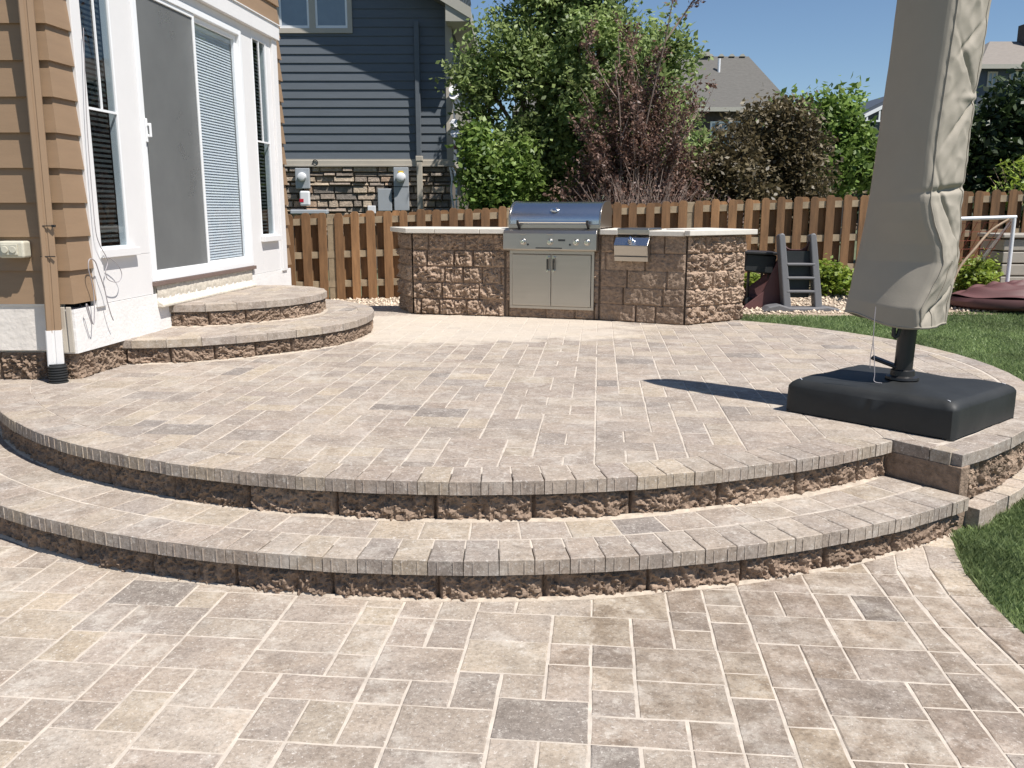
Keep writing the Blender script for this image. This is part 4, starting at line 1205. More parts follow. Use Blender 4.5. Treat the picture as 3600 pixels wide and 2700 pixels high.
# ================================================================== FAR HOUSES
def win(parent, x0, x1, z0, z1, y, fr=.09, mt='vinyl'):
    m = MB(); m.box(x0, x1, y-.06, y, z0, z0+fr); m.box(x0, x1, y-.06, y, z1-fr, z1); m.box(x0, x0+fr, y-.06, y, z0+fr, z1-fr); m.box(x1-fr, x1, y-.06, y, z0+fr, z1-fr); m.box((x0+x1)/2-.04, (x0+x1)/2+.04, y-.05, y, z0+fr, z1-fr)
    w = m.build('window', MT[mt], parent); m = MB(); m.box(x0+fr, x1-fr, y-.03, y-.01, z0+fr, z1-fr); m.build('pane', MT['winpane'], w)
h2 = thing('grey_roofed_house', 'far house with large grey shingle hip roof and brick wall coloured dark for shade behind the trees', 'house', (8, 47, 0))
m = MB()
e = [(0, 44.6, 6.28), (13.95, 44.6, 6.28), (13.95, 52, 6.28), (0, 52, 6.28)]; r0, r1 = (3, 47.9, 9.22), (12.35, 47.9, 9.22)
m.add(e+[r0, r1], [(0, 1, 5, 4), (1, 2, 5), (2, 3, 4, 5), (3, 0, 4), (0, 3, 2, 1)])
rf = m.build('roof', MT['shingle'], h2)
m = MB(); m.box(-.02, 13.99, 44.55, 44.59, 6.12, 6.32); m.box(13.96, 14.0, 44.59, 52, 6.12, 6.32); m.build('gutter', MT['soffit'], rf)
m = MB()
for x in [3.2+.55*i for i in range(17)]: m.prism([(x-.16, 9.2), (x+.16, 9.2), (x+.05, 9.32), (x-.05, 9.32)], 'y', 47.75, 48.05)
m.box(9.75, 10.25, 47.6, 48.2, 9.2, 9.42)
each(m, 'ridge_cap', MT['soffit'], rf)
m = MB(); m.tube([(10.6, 46.9, 8.2), (10.6, 46.9, 8.95)], .07, 8); m.build('vent_pipe', MT['pvc'], rf)
m = MB(); m.box(.5, 13.4, 45.2, 51.5, 0, 6.27); m.build('brick_wall', MT['brick'], h2)
win(h2, 9.9, 11.5, 4.3, 5.7, 45.2); win(h2, 7.3, 8.5, 4.3, 5.7, 45.2); win(h2, 12.2, 13.0, 3.9, 5.5, 45.2)
m = MB(); m.box(9.7, 11.7, 44.9, 45.18, 4.02, 4.22); m.build('window_box', MT['vinyl'], h2)
h3 = thing('tan_roofed_house', 'far slate coloured house with tan hip roof at the right edge', 'house', (31, 57, 0))
m = MB()
e = [(27.8, 54.5, 9.8), (41, 54.5, 9.8), (41, 62, 9.8), (27.8, 62, 9.8)]
m.add(e+[(30.1, 58, 11.75), (38, 58, 11.75)], [(0, 1, 5, 4), (1, 2, 5), (2, 3, 4, 5), (3, 0, 4), (0, 3, 2, 1)]); rf = m.build('roof', MT['shingleb'], h3)
m = MB(); m.box(31.9, 32.7, 57.2, 58.2, 11.2, 12.7); m.build('chimney', MT['brick'], rf)
m = MB(); m.box(27.78, 41, 54.45, 54.49, 9.6, 9.85); m.build('gutter', MT['soffit'], rf)
m = MB(); m.box(28.1, 40.5, 55, 61.5, 0, 9.79); m.build('wall', MT['slate'], h3)
win(h3, 29.9, 30.9, 8.5, 9.6, 55, .1, 'beige'); win(h3, 31.6, 32.6, 8.5, 9.6, 55, .1, 'beige'); win(h3, 28.6, 29.2, 8.6, 9.5, 55, .1, 'beige')
h4 = thing('gabled_house', 'distant pale blue house with dark gable roof and white rake beside the umbrella', 'house', (25, 60, 0))
m = MB(); m.prism([(21.9, 6.9), (21.9, 7.15), (25.6, 9.0), (29.3, 7.15), (29.3, 6.9), (25.6, 8.7)], 'y', 59.4, 68); rf = m.build('roof', MT['slate'], h4)
m = MB(); m.prism([(21.95, 6.72), (21.9, 6.92), (25.6, 8.74), (29.3, 6.92), (29.25, 6.72), (25.6, 8.5)], 'y', 59.25, 59.39); m.box(22.6, 28.6, 59.28, 59.36, 7.0, 7.12)
for x in (23.2, 24.0, 24.8): m.box(x, x+.1, 59.28, 59.36, 7.12, 7.0+(x-22.2)*.47)
m.build('rake_board', MT['vinyl'], rf)
m = MB(); m.prism([(22.4, 0), (28.8, 0), (28.8, 6.95), (25.6, 8.5), (22.4, 6.95)], 'y', 60, 67); m.build('wall', MT['blue'], h4)
win(h4, 23.0, 24.0, 5.4, 6.6, 60)

# dark lattice fence further back
lf = thing('lattice_fence', 'far dark weathered lattice-topped fence between shrubs and umbrella', 'fence', (9, 24, .5))
m = MB()
for i in range(36):
    x = 7.1+.12*i; zt = 2.22+.06*(x-7.9); m.prism([(x, .4), (x+.07, .4), (x+.07, zt-.05), (x+.035, zt), (x, zt-.05)], 'y', 24, 24.02)
m.build('picket_panel', MT['latt'], lf)
m = MB()
for zz_ in (1.85, 2.1): m.box(7.0, 11.5, 23.95, 23.998, zz_, zz_+.05)
each(m, 'rail', MT['fenceb'], lf)

# ================================================================== YARD ITEMS
def gp(x, y): return gz(x, y)
# toddler slide
g0 = gp(3.2, 9.8)-.01
sl = thing('toddler_slide', 'small grey plastic climber ladder with maroon slide standing on the gravel', 'toy slide', (3.2, 9.8, g0))
def rail_side(x0, x1, y=9.72):
    P = []
    n = 12; z0, z1 = g0+.04, 1.15
    for i in range(n+1):
        t = i/n; P.append((x0+(x1-x0)*t, z0+(z1-z0)*t, .035+(1-t)*.008))
    left = [(p[0]-p[2], p[1]) for p in P]; right = [(p[0]+p[2], p[1]) for p in P]
    top = [(x1+.035*math.cos(a), 1.15+.035*math.sin(a)) for a in [PI*i/8 for i in range(1, 8)]]
    m = MB(); T = Matrix.Translation((0, y, g0)) @ Matrix.Rotation(R(-7), 4, 'X') @ Matrix.Translation((0, 0, -g0))
    poly = right+top+left[::-1]; n_ = len(poly)
    vs = [T @ Vector((a, 0, b)) for a, b in poly]+[T @ Vector((a, .13, b)) for a, b in poly]
    m.add(vs, [tuple(range(n_)), tuple(range(n_, 2*n_))[::-1]]+[(i, n_+i, n_+(i+1) % n_, (i+1) % n_) for i in range(n_)])
    return m.build('side_rail', MT['slidegrey'], sl, bevel=.012)
rail_side(3.09, 3.01); rail_side(3.44, 3.36)
for zz_ in (.82, .67, .52):
    m = MB(); m.box(3.07, 3.39, 9.72+(zz_-g0)*.12, 9.83+(zz_-g0)*.12, zz_, zz_+.03); m.build('step', MT['slidegrey'], sl, bevel=.01)
m = MB(); m.box(3.04, 3.36, 9.86, 9.89, .46, .98); m.build('back_panel', MT['blackp'], sl)
m = MB(); m.prism([(2.80, g0), (2.86, g0+.06), (2.98, g0+.085), (3.1, g0+.05), (3.42, g0+.05), (3.52, g0+.06), (3.66, g0+.03), (3.68, g0)], 'y', 9.66, 9.86); m.build('base', MT['slidegrey'], sl, bevel=.015)
m = MB()
def chute(u, v):
    t = v; x = 3.20-.55*sm(.25, 1, t)-.0; y = 9.92+.25*t; z = .99-(.99-g0-.05)*sm(.05, .9, t)**.9
    w = (u-.5)*.34; lip = .09*abs(2*u-1)**4
    return (x+w*.75, y-w*.35, z+lip)
m.grid(chute, 13, 24); m.build('chute', MT['maroon'], sl, solid=.012, smooth=180)
m = MB(); m.prism([(2.62, g0), (2.66, g0+.05), (2.85, g0+.2), (3.0, g0+.55), (3.06, g0+.6), (3.06, g0)], 'y', 9.9, 9.93); m.build('chute_support', MT['maroon'], sl, bevel=.006)
# black barbecue
g1 = gp(2.85, 10.2)
bq = thing('portable_grill', 'small black portable barbecue on legs half hidden behind the kitchen end', 'barbecue', (2.85, 10.2, g1))
m = MB(); m.prism([(2.66, .74), (3.0, .70), (3.04, .92), (2.68, .95)], 'y', 10.05, 10.4); m.build('firebox', MT['blackp'], bq, bevel=.02)
m = MB(); m.prism([(2.6, .945), (3.07, .925), (3.06, .955), (2.62, .975)], 'y', 10.0, 10.45); m.build('lid_rim', MT['blackm'], bq, bevel=.006)
for x in (2.73, 2.96):
    for y in (10.1, 10.36):
        m = MB(); m.tube([(x, y, g1), (x, y, .73)], .018, 8); m.build('leg', MT['blackm'], bq)
m = MB(); m.box(2.66, 3.0, 10.08, 10.38, g1+.06, g1+.09); m.build('lower_shelf', MT['blackm'], bq)
for y in (10.04, 10.4):
    m = MB(); m.lathe([(.055, -.02), (.055, .02)], (2.74, y, g1+.055), 'y', 16); m.build('wheel', MT['blackp'], bq, bevel=.006)
# soccer goal
gl = thing('soccer_goal', 'white tube toy soccer goal with reddish net standing before the fence', 'goal', (5.3, 10.1, .4))
gg = gp(5.3, 10)
m = MB(); m.tube([(4.3, 10.02, gg), (4.3, 10.02, 1.30)], .022, 10); m.tube([(5.67, 10, gg), (5.67, 10, 1.35)], .022, 10); m.tube([(4.28, 10.02, 1.312), (5.69, 10, 1.352)], .022, 10)
m.build('front_frame', MT['pvc'], gl, smooth=50)
m = MB()
for x0, z0 in ((5.67, 1.35), (4.3, 1.3)): m.tube([(x0, 10, z0), (x0-.02, 10.5, .9), (x0, 10.85, gg)], .016, 8)
m.tube([(4.3, 10.85, gg+.02), (5.67, 10.85, gg+.02)], .016, 8); m.build('rear_frame', MT['pvc'], gl, smooth=50)
m = MB()
for i in range(15):
    x = 4.32+.095*i; m.tube([(x, 10.02, 1.3), (x+.02, 10.45, .87+.03*math.sin(i)), (x, 10.83, gg+.02)], .0035, 4)
for j in range(10):
    t = j/9; y = 10.02+.81*t; z = 1.3-(1.3-gg)*t; m.tube([(4.32, y, z), (5.0, y+.01, z-.02), (5.65, y, z)], .0035, 4)
m.build('net', MT['netting'], gl)
# bent branch stake
m = MB(); m.tube([tuple(p) for p in spline([(4.98, 9.95, gg+.02), (5.08, 9.98, .75), (5.25, 9.98, 1.0), (5.42, 10.0, 1.2), (5.6, 9.98, 1.33)], 6)], .014, 7)
o = m.build('bent_cane', MT['tandry'], smooth=60); tag(o, 'thin tan cane curving up to the corner of the white goal', 'cane')
# maroon ridged sandbox cover
sbx = thing('sandbox', 'low maroon sandbox with ridged domed lid on the lawn edge', 'sandbox', (5.9, 9.7, gp(5.9, 9.7)))
g2 = gp(5.9, 9.7)
def dome(u, v):
    a = u*2*PI; r = 1-v; rx, ry = .92, .5
    z = g2+.12+.15*(1-r**3)+.02*math.cos(v*26)*(1 if v < .9 else 0)+.012*math.sin(a*7+r*4)
    return (5.86+rx*r*math.cos(a), 9.75+ry*r*math.sin(a), z)
m = MB(); m.grid(dome, 60, 40, wrap=True); m.build('lid', MT['maroon'], sbx, smooth=180)
m = MB(); m.lathe([(.86, 0), (.93, .03), (.95, .08), (.93, .12), (.90, .122)], (0, 0, 0), 'z', 48); T = Matrix.Translation((5.86, 9.75, g2)) @ Matrix.Diagonal((1, .54, 1, 1)); m.v = [tuple(T @ Vector(p)) for p in m.v]
m.build('tub', MT['maroon'], sbx, smooth=40)
# beige resin storage bench
g3 = gp(6.4, 10.9)
bn = thing('storage_bench', 'beige resin storage box with horizontal board lines by the fence', 'storage box', (6.5, 10.9, g3))
m = MB()
for k in range(4): m.box(5.98, 7.3, 10.7, 11.25, g3+.02+.15*k, g3+.155+.15*k)
m.build('body', MT['resin'], bn, bevel=.01)
m = MB(); m.box(5.94, 7.34, 10.66, 11.28, g3+.622, g3+.67); m.build('lid', MT['resin'], bn, bevel=.012)

# ================================================================== VEGETATION
def leaves(name, centres, m, parent, size=(.05, .09), up=.3, seed=0, aspect=.55, fold=False):
    """centres (n,3); one rhombic leaf each, oriented at random with a lean to the sky"""
    r = np.random.default_rng(seed); n = len(centres)
    nrm = r.normal(size=(n, 3)); nrm[:, 2] = np.abs(nrm[:, 2])+up; nrm /= np.linalg.norm(nrm, axis=1)[:, None]
    t = r.normal(size=(n, 3)); t -= (t*nrm).sum(1)[:, None]*nrm; t /= np.linalg.norm(t, axis=1)[:, None]
    b = np.cross(nrm, t); s = r.uniform(size[0], size[1], n)[:, None]
    c = centres
    V = np.empty((n, 4, 3)); V[:, 0] = c-t*s; V[:, 1] = c+b*s*aspect-nrm*s*.15; V[:, 2] = c+t*s; V[:, 3] = c-b*s*aspect-nrm*s*.15
    F_ = np.arange(n*4).reshape(n, 4)
    return npmesh(name, V.reshape(-1, 3), F_, m, parent)

def grow(base, blobs, n_tw, seed, r0=.09, m='bark', parent=None, name='trunk', stems=1, spread=.15):
    """trunk with limbs reaching into every blob; returns twig tips"""
    r = random.Random(seed); mb = MB(); tips = []
    base = Vector(base)
    zc = min(b[2]-b[5]*.6 for b in blobs)
    roots = [base+Vector((r.uniform(-spread, spread), r.uniform(-spread, spread), 0)) for _ in range(stems)]
    forks = []
    for q in roots:
        f = Vector((q.x+r.uniform(-.1, .1), q.y, max(q.z+.25, zc))); forks.append(f)
        mb.tube([q, q.lerp(f, .5)+Vector((r.uniform(-.03, .03), 0, 0)), f], [r0, r0*.85, r0*.7], 8)
    for (x, y, z, rx, ry, rz) in blobs:
        c = Vector((x, y, z)); f = r.choice(forks)
        midp = f.lerp(c, .5)+Vector((r.uniform(-.1, .1), r.uniform(-.1, .1), r.uniform(-.05, .1)))
        mb.tube([f, midp, c], [r0*.5, r0*.33, r0*.16], 6)
        for k in range(n_tw):
            d = Vector((r.gauss(0, 1), r.gauss(0, 1), r.gauss(.25, 1))).normalized()
            s = f.lerp(c, r.uniform(.5, 1)); e_ = c+Vector((d.x*rx, d.y*ry, d.z*rz))*r.uniform(.7, 1.0)
            mm = s.lerp(e_, .5)+Vector((0, 0, .06*(e_-s).length))
            mb.tube([s, mm, e_], [r0*.14, r0*.09, r0*.03], 4, cap=False); tips.append((s, mm, e_))
    mb.build(name, MT[m], parent, smooth=60)
    return tips

def blob_pts(blobs, n, seed, shell=.5, clump=.16, per=14):
    """leaf positions gathered in clumps through each blob's volume"""
    r = np.random.default_rng(seed); vol = np.array([b[3]*b[4]*b[5] for b in blobs])**.75; vol /= vol.sum(); out = []
    for b, w in zip(blobs, vol):
        k = max(3, int(n*w/per)); d = r.normal(size=(k, 3)); d /= np.linalg.norm(d, axis=1)[:, None]
        rad = (shell+(1-shell)*r.uniform(size=k)**.6)[:, None]
        lump = 1+.22*np.sin(d[:, :1]*5+b[0]*3)*np.cos(d[:, 2:]*4+b[1])
        c = np.array(b[:3])+d*rad*np.array(b[3:])*lump
        p = np.repeat(c, per, 0)+r.normal(size=(k*per, 3))*clump*r.uniform(.5, 1.2, size=(k*per, 1))
        out.append(p)
    return np.concatenate(out)

def tree(name, label, cat, base, blobs, n, lm, size, seed, r0=.09, bark='bark', tw=8, clump=.16, per=14, shell=.5, group=None, stems=1, spread=.15, aspect=.55, up=.3, trunkname='trunk'):
    t = thing(name, label, cat, base, group)
    tips = grow(base, blobs, tw, seed, r0, bark, t, trunkname, stems, spread)
    pts = blob_pts(blobs, n, seed, shell, clump, per)
    # more leaves strung along the twigs
    r = np.random.default_rng(seed+99); tp = []
    for s, mm, e_ in tips:
        k = 26; u = r.uniform(.25, 1.05, k)[:, None]
        a = np.array(s)*(1-u)**2+np.array(mm)*2*u*(1-u)+np.array(e_)*u*u
        tp.append(a+r.normal(size=(k, 3))*.05)
    pts = np.concatenate([pts]+tp)
    pts = pts[pts[:, 2] > base[2]+.02]
    leaves('crown', pts, MT[lm], t, size, up, seed, aspect)
    return t

rb = random.Random(11)
# big green tree behind the fence
B1 = [(1.55, 14.3, 2.7, .4, .25, .35), (2.3, 14.4, 3.1, .35, .25, .4), (1.95, 14.2, 3.7, .35, .25, .35), (.5, 16.2, 4.6, .9, .8, .8), (-.1, 16, 4.15, .75, .7, .55), (-.55, 16, 3.75, .6, .6, .4), (-.62, 16, 3.2, .3, .5, .45), (1.2, 16.3, 4.9, .8, .8, .8), (2.2, 16.4, 4.2, .7, .7, .75), (2.45, 16.3, 3.5, .6, .6, .6),
      (.6, 15.9, 3.6, .8, .8, .6), (1.3, 16, 3.4, .9, .8, .8), (.3, 15.8, 2.7, .45, .6, .4), (.9, 15.7, 2.6, .8, .7, .7), (1.7, 15.9, 2.7, .8, .7, .7), (-.3, 15.6, 2.3, .45, .5, .5), (2.5, 16.2, 2.6, .5, .6, .7), (.4, 15.7, 1.9, .8, .6, .5), (2.75, 15.6, 4.0, .5, .4, .6), (2.0, 15.2, 3.6, .55, .3, .5), (1.3, 15.0, 3.3, .6, .3, .5), (1.5, 15.2, 4.3, .6, .4, .5), (2.6, 15.2, 2.7, .45, .3, .4), (2.9, 16.2, 3.0, .45, .5, .6), (1.5, 16, 5.7, .9, .8, .6), (.5, 16.3, 5.5, .7, .7, .5)]
tree('leafy_tree', 'big bright green broadleaf tree rising behind the grill and fence', 'tree', (.9, 16.3, .3), B1, 50000, 'leafg', (.030, .072), 1, .14, tw=12, clump=.13, per=24, shell=.2)
# light green shrub at the blue house corner
B2 = [(-.52, 15.2, 1.9, .34, .4, .5), (-.3, 15.1, 1.55, .4, .4, .5), (-.6, 15.2, 2.5, .24, .35, .35), (.05, 15.1, 2.0, .4, .4, .5), (-.2, 15.1, 1.0, .5, .4, .5)]
tree('green_shrub', 'light green leafy shrub against the corner of the blue house', 'shrub', (-.5, 15.2, .3), B2, 9000, 'leafl', (.04, .075), 2, .03, tw=8, clump=.11, per=12, shell=.3, stems=3)
# plum leaved tree
t = thing('plum_tree', 'sparse purple-leaved plum tree with bare reddish branches in front of the green tree', 'tree', (1.75, 13.6, .3))
mb = MB(); rr_ = random.Random(5); twigs = []
def stem(p, d, L, r_, lvl):
    pts = [Vector(p)]; dd = Vector(d).normalized(); n = 6
    for i in range(n):
        dd = (dd+Vector((rr_.gauss(0, .07), rr_.gauss(0, .07), .05))).normalized(); pts.append(pts[-1]+dd*L/n)
    mb.tube(pts, [r_*(1-.75*i/n) for i in range(n+1)], 5 if lvl else 7, cap=False)
    twigs.append((pts, lvl))
    if lvl < 3:
        for k in range((7, 4, 3)[lvl]):
            i = rr_.randint(1, n-1); q = pts[i]; a = rr_.uniform(0, 2*PI)
            nd = (dd*1.0+Vector((math.cos(a), math.sin(a)*.8, rr_.uniform(-.25, .5)))*.75).normalized()
            stem(q, nd, L*rr_.uniform(.26, .42), r_*.45, lvl+1)
for (dx, L) in ((-.05, 4.2), (-.5, 2.0), (-.32, 2.4), (-.85, 1.5), (.45, 2.7), (.75, 1.9), (1.0, 1.4), (.2, 3.1), (-.2, 3.2), (-.06, 3.6)):
    stem((1.85+dx*.15, 13.6+rr_.uniform(-.15, .15), .35), (dx*.62, rr_.uniform(-.12, .12), 1), L, .024, 0)
mb.build('branches', MT['barkp'], t, smooth=60)
r = np.random.default_rng(3); tp = []
for pts, lvl in twigs:
    P_ = np.array([list(p) for p in pts]); k = (70, 18, 15, 10)[lvl]; i = r.integers(3 if lvl == 0 else 1, 6, k); u = r.uniform(size=(k, 1))
    tp.append(P_[i]*(1-u)+P_[i+1]*u+r.normal(size=(k, 3))*(.06 if lvl == 0 else .028))
tp.append(blob_pts([(1.35, 13.6, 1.75, .55, .4, .6), (1.9, 13.6, 1.9, .65, .4, .8), (2.45, 13.6, 1.7, .5, .4, .6), (1.75, 13.6, 2.6, .5, .35, .5), (2.2, 13.6, 2.9, .4, .3, .5), (.95, 13.6, 1.5, .35, .3, .4)], 9500, 77, .2, .09, 16))
leaves('crown', np.concatenate(tp), MT['leafp'], t, (.022, .042), .1, 4, .5)
# dry twiggy brush at its foot
t = thing('twiggy_brush', 'dense tangle of pale bare purple twigs low behind the fence', 'shrub', (2.0, 12.9, .4))
mb = MB(); rr2 = random.Random(8); tpl = []
for i in range(420):
    x = rr2.uniform(.9, 3.2); y = rr2.uniform(12.5, 13.2); h = rr2.uniform(.5, 1.0)+.55*math.exp(-((x-1.9)/.7)**2)
    a = rr2.gauss(0, .35); pts = [(x, y, .5), (x+a*.3, y+rr2.gauss(0, .05), .5+h*.6), (x+a*.9, y+rr2.gauss(0, .1), .5+h)]
    mb.tube(pts, [.008, .006, .003], 4, cap=False); tpl += [np.array(pts[1])*(1-u)+np.array(pts[2])*u for u in (.2, .5, .8, 1)]
mb.build('branches', MT['barkp'], t); leaves('crown', np.array(tpl)+r.normal(size=(len(tpl), 3))*.04, MT['leafp'], t, (.02, .04), .1, 5, .5)
# dark shrubs to the right of it
def shrub_mass(xs, y, zt, seed, label, lm, n, size, name='dark_shrub', cat='shrub', group=None, w=.55):
    rr3 = random.Random(seed); bl = []
    for x in xs:
        top = zt+rr3.uniform(-.25, .2); z = .9
        while z < top: bl.append((x+rr3.uniform(-.15, .15), y+rr3.uniform(-.2, .2), z, w*rr3.uniform(.8, 1.1), .5, min(.5, top-z+.2))); z += .55
    return tree(name, label, cat, (sum(xs)/len(xs), y, .4), bl, n, lm, size, seed, .05, tw=4, clump=.12, per=12, shell=.35, stems=3, group=group)
shrub_mass([3.2, 3.7, 4.2], 16.5, 2.7, 21, 'dark purplish shrub under the grey roofed house, left of two', 'leafq', 15000, (.035, .065))
shrub_mass([4.75, 5.25, 5.7], 17.2, 3.2, 22, 'taller dark bronze shrub beside the bright green tree', 'leafq', 17000, (.035, .065))
shrub_mass([3.4, 3.9], 19, 3.1, 23, 'mid green shrub showing between plum tree and dark shrubs', 'leafg', 8000, (.05, .09), 'green_shrub')
B3 = [(7.3, 22, 3.3, .7, .7, .8), (7.9, 22, 3.5, .55, .6, .8), (6.9, 22, 2.9, .7, .7, .9), (8.2, 22, 2.7, .7, .7, .7), (7.5, 21.8, 2.4, .9, .7, .7), (8.8, 22.2, 2.5, .5, .6, .5), (6.6, 22, 3.5, .3, .4, .5), (9.3, 22.5, 2.5, .6, .6, .6)]
tree('small_tree', 'bright green rounded tree left of the umbrella beyond the dark fence', 'tree', (7.6, 22.2, .5), B3, 15000, 'leafl', (.06, .12), 24, .07, tw=6, clump=.17, per=12, shell=.3)
B4 = [(8.6, 15, 2.9, .9, .8, .8), (9.4, 15.2, 3.0, .9, .8, .9), (10.2, 15.3, 2.8, .9, .9, .9), (8.3, 14.8, 2.0, .8, .8, .8), (9.2, 14.8, 2.0, 1, .8, .8), (10.2, 14.9, 1.9, 1, .8, .9), (8.2, 14.6, 1.2, .9, .7, .7), (9.2, 14.5, 1.2, .9, .7, .7), (10.2, 14.5, 1.2, .9, .7, .7), (7.5, 15, 2.2, .5, .6, .8), (7.4, 14.9, 1.4, .6, .6, .7)]
tree('dark_tree', 'dense dark green tree filling the right edge behind the goal', 'tree', (9.2, 15.2, .6), B4, 30000, 'leafd', (.05, .10), 25, .12, tw=6, clump=.15, per=14, shell=.35)
B5 = [(10.6, 11, 2.6, 1.2, 1.2, 1.2), (11.2, 9, 2.4, 1.2, 1.3, 1.2), (10.8, 10, 1.4, 1.3, 1.5, 1.1), (11.4, 7.5, 1.6, 1.3, 1.2, 1.2)]
tree('side_tree', 'dark green tree at the right side of the yard mirrored in the house windows', 'tree', (11, 9.5, .5), B5, 9000, 'leafd', (.10, .2), 26, .12, tw=4, clump=.3, per=10, shell=.35)
# yellow-green perennials
def bush(x, y, w, h, seed, label, name='green_bush', lm='leafy', n=2600, size=(.022, .04)):
    g = gp(x, y); bl = [(x+rb.uniform(-.3, .3)*w, y+rb.uniform(-.15, .15), g+h*rb.uniform(.25, .7), w*.38, .2, h*.35) for _ in range(8)]
    tree(name, label, 'bush', (x, y, g), bl, n, lm, size, seed, .012, 'stem', tw=5, clump=.05, per=9, shell=.2, stems=5, spread=w*.2, trunkname='stems', aspect=.6, up=.8)
bush(4.0, 10.8, .55, .40, 31, 'low lime green leafy plant to the right of the toy slide')
bush(5.6, 10.6, .5, .42, 32, 'low lime green leafy plant under the white goal')
bush(3.15, 11.2, .3, .22, 33, 'tiny lime green plant seen through the slide ladder', n=700)
# bright spiky shrub over the fence at the right edge
t = thing('spiky_shrub', 'bright yellow-green lance-leaved sprig above the fence at the right edge', 'shrub', (7.15, 12.6, .5))
mb = MB(); rr4 = random.Random(3); 
for i in range(9):
    a = rr4.uniform(-.5, .5); mb.tube([(7.2, 12.6, .5), (7.2+a*.3, 12.6, 1.5), (7.15+a*.8, 12.6+rr4.uniform(-.1, .1), rr4.uniform(1.8, 2.15))], [.01, .008, .003], 4)
mb.build('stems', MT['stem'], t)
pts = np.array([[7.15+rr4.gauss(0, .17), 12.6+rr4.gauss(0, .12), rr4.uniform(1.5, 2.15)] for _ in range(230)])
leaves('foliage', pts, MT['leafy'], t, (.05, .09), .6, 6, .28)
# background hedge that closes the view between the gardens
def hedge(x0, x1, y, h, seed, label, lm='leafd', n=9000):
    rr5 = random.Random(seed); bl = []
    x = x0
    while x < x1: bl.append((x, y+rr5.uniform(-.4, .4), h*rr5.uniform(.4, .75), 1.1, .8, h*.4)); x += .8
    tree('hedge_tree', label, 'tree', ((x0+x1)/2, y, .2), bl, n, lm, (.09, .17), seed, .1, tw=3, clump=.25, per=12, shell=.3, stems=3, spread=(x1-x0)*.3)
hedge(.5, 6.5, 27, 3.4, 41, 'dark distant hedge below the grey roofed house')
hedge(9.5, 14.5, 30, 3.4, 42, 'dark distant trees under the gabled house by the umbrella')
hedge(14.5, 24, 34, 5.2, 43, 'dark distant trees below the tan roofed house')

# lawn ----------------------------------------------------------------
def in_lawn(X, Y):
    ex = np.interp(Y, [0, 2, 2.77, 3.02, 3.3, 3.69, 4.0], [1.79, 1.765, 1.772, 1.79, 1.835, 1.97, 2.06])
    ok = (Y > 9.9*0+.8) & (Y < 9.42+.06*np.sin(X*3))
    dist = np.hypot(X-C2[0], Y-C2[1])
    ok &= np.where(Y < 3.86, X > ex+.005, dist > 2.985)
    ok &= ~((Y > 3.6) & (np.hypot(X-C1[0], Y-C1[1]) < 3.80) & (Y < 6))
    ok &= ~((Y > 6) & (X < 2.45)); 
    ok &= ~((X > 1.4) & (X < 2.5) & (Y > 8.2) & (Y < 9.5) & (X < 2.42))
    return ok
gzv = np.vectorize(gz)
def blades(n, x0, x1, y0, y1, h, w, seed):
    r = np.random.default_rng(seed); X = r.uniform(x0, x1, n); Y = r.uniform(y0, y1, n); k = in_lawn(X, Y); X, Y = X[k], Y[k]; n = len(X)
    Zg = gzv(X, Y)-.012
    dens = np.array([noise.noise(Vector((x*2.3, y*2.3, 0))) for x, y in zip(X, Y)])
    hh = r.uniform(h*.55, h, n)*(1+.35*dens); a = r.uniform(0, 2*PI, n); ww = r.uniform(w*.6, w, n)
    lx, ly = np.cos(a)*ww/2, np.sin(a)*ww/2; b = r.uniform(0, 2*PI, n); ln = hh*r.uniform(.15, .95, n)
    V = np.empty((n, 4, 3))
    V[:, 0] = np.c_[X-lx, Y-ly, Zg]; V[:, 1] = np.c_[X+lx, Y+ly, Zg]
    V[:, 2] = np.c_[X+lx*.6+np.cos(b)*ln*.45, Y+ly*.6+np.sin(b)*ln*.45, Zg+hh*.65]; V[:, 3] = np.c_[X-lx*.2+np.cos(b)*ln, Y-ly*.2+np.sin(b)*ln, Zg+hh]
    return V
V = np.concatenate([blades(60000, 1.75, 3.4, 2.3, 4.9, .05, .005, 1), blades(120000, 2.2, 5.2, 4.6, 7.2, .045, .009, 2), blades(120000, 2.2, 9, 7.0, 9.6, .04, .013, 3), blades(20000, 5, 9, 4.5, 7.2, .04, .012, 4)])
go = npmesh('grass', V.reshape(-1, 3), np.arange(len(V)*4).reshape(-1, 4), MT['grass'])
tag(go, kind='stuff')
# turf skin beneath the blades
m = MB(); xs = np.arange(1.72, 9.5, .1); ys = np.arange(.8, 9.45, .1)
for y in ys:
    for x in xs:
        cx_, cy_ = x+.05, y+.05
        if (cy_ < 3.9 and cx_ > 1.7) or (np.hypot(cx_-C2[0], cy_-C2[1]) > 2.8 and cx_ > 1.9):
            q = [(x, y), (x+.1, y), (x+.1, y+.1), (x, y+.1)]
            m.add([(a, b_, gz(a, b_)-.006) for a, b_ in q], [(0, 1, 2, 3)])
lo = m.build('lawn', MT['grasssoil']); tag(lo, kind='structure')
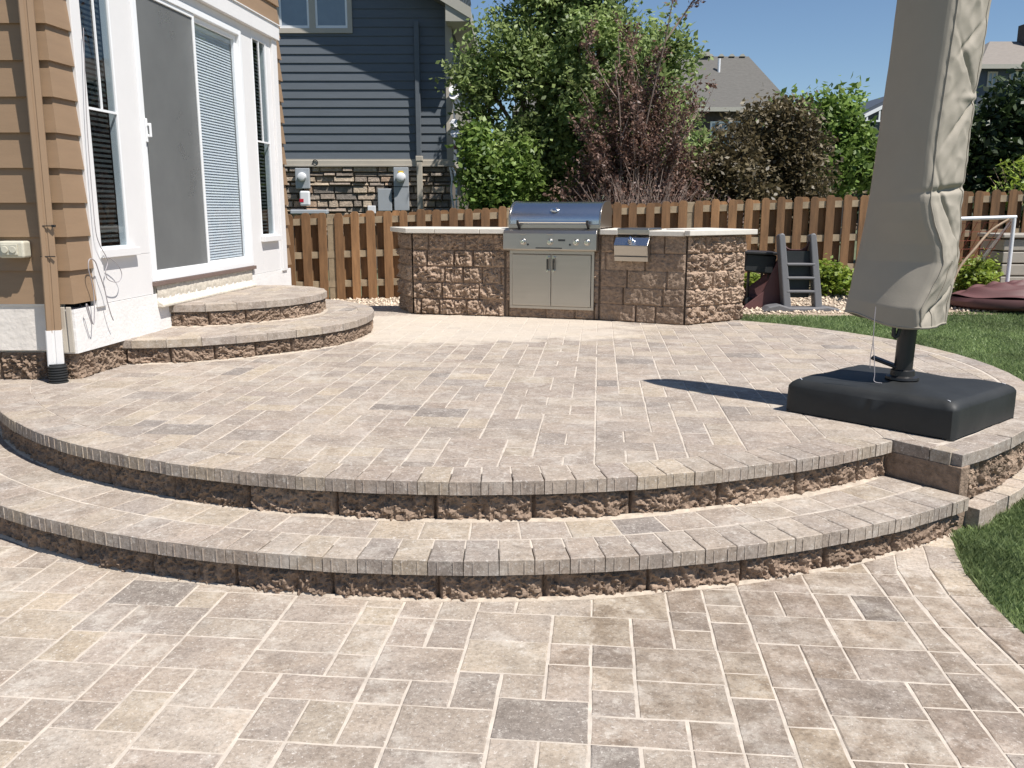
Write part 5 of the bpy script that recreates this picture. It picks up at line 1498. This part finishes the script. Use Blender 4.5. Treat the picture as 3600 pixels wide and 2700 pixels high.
# gravel bed
m = MB(); m.grid(lambda u, v: (-4.5+14*u, 9.35+2.75*v+(0.05 if v > 0 else 0), gz(-4.5+14*u, 9.35+2.8*v)+.004), 71, 15)
gb = m.build('gravel_bed', MT['gravelbed'], smooth=180); tag(gb, kind='structure')
r = np.random.default_rng(12)
ico = np.array([[0,0,1],[.9,0,.1],[0,.9,.1],[-.9,0,.1],[0,-.9,.1],[0,0,-1]])*1.; icf = np.array([[0,1,2],[0,2,3],[0,3,4],[0,4,1],[5,2,1],[5,3,2],[5,4,3],[5,1,4]])
n = 16000; X = r.uniform(-4.4, 8.5, n); Y = r.uniform(9.5, 12.2, n); k = ~((X > -1.4) & (X < 1.4) & (Y < 9.98)) & (~((X < -1.3) & (Y < 9.98))); X, Y = X[k], Y[k]; n = len(X)
s = r.uniform(.012, .034, n); Zg = gzv(X, Y)+.008
V = ico[None]*(s[:, None, None]*r.uniform(.6, 1.2, (n, 6, 1)))*np.array([1, 1, .7]); a = r.uniform(0, 2*PI, n); ca, sa = np.cos(a), np.sin(a)
Vx = V[..., 0]*ca[:, None]-V[..., 1]*sa[:, None]; Vy = V[..., 0]*sa[:, None]+V[..., 1]*ca[:, None]; V = np.stack([Vx, Vy, V[..., 2]], -1)+np.stack([X, Y, Zg], -1)[:, None]
F_ = (icf[None]+(np.arange(n)*6)[:, None, None]).reshape(-1, 3)
go = npmesh('gravel', V.reshape(-1, 3), F_, MT['gravel']); tag(go, kind='stuff')

# ================================================================== LIGHT AND CAMERA
SUN = Vector((.79, -.61, 0)).normalized()*math.cos(R(60)) + Vector((0, 0, math.sin(R(60))))
sun = bpy.data.lights.new('sun', 'SUN'); sun.energy = 5.0; sun.angle = R(.5); sun.color = (1, .95, .895)
so = bpy.data.objects.new('sun', sun); COL.objects.link(so); so.rotation_euler = SUN.to_track_quat('Z', 'Y').to_euler()
W = bpy.data.worlds.new('World'); S.world = W; W.use_nodes = True
N = W.node_tree.nodes; L = W.node_tree.links
sky = N.new('ShaderNodeTexSky'); sky.sky_type = 'NISHITA'; sky.sun_disc = False
sky.sun_elevation = R(60); sky.sun_rotation = math.atan2(SUN.x, SUN.y)
sky.air_density = 1.15; sky.dust_density = .08; sky.ozone_density = 4.2; sky.altitude = 1600
L.new(sky.outputs[0], N['Background'].inputs['Color']); N['Background'].inputs['Strength'].default_value = .076
cam = bpy.data.cameras.new('camera'); co = bpy.data.objects.new('camera', cam); COL.objects.link(co)
co.location = (0, 0, 1.45); co.rotation_euler = (R(90)-math.atan(379.5/1880), 0, 0)
cam.sensor_width = 36; cam.lens = 1880/2212*36; cam.clip_start = .05; cam.clip_end = 2000
S.camera = co
S.view_settings.view_transform = 'Standard'; S.view_settings.look = 'None'; S.view_settings.gamma = 1
S.view_settings.use_curve_mapping = False; S.view_settings.exposure = .46
S.cycles.max_bounces = 8; S.cycles.transparent_max_bounces = 12
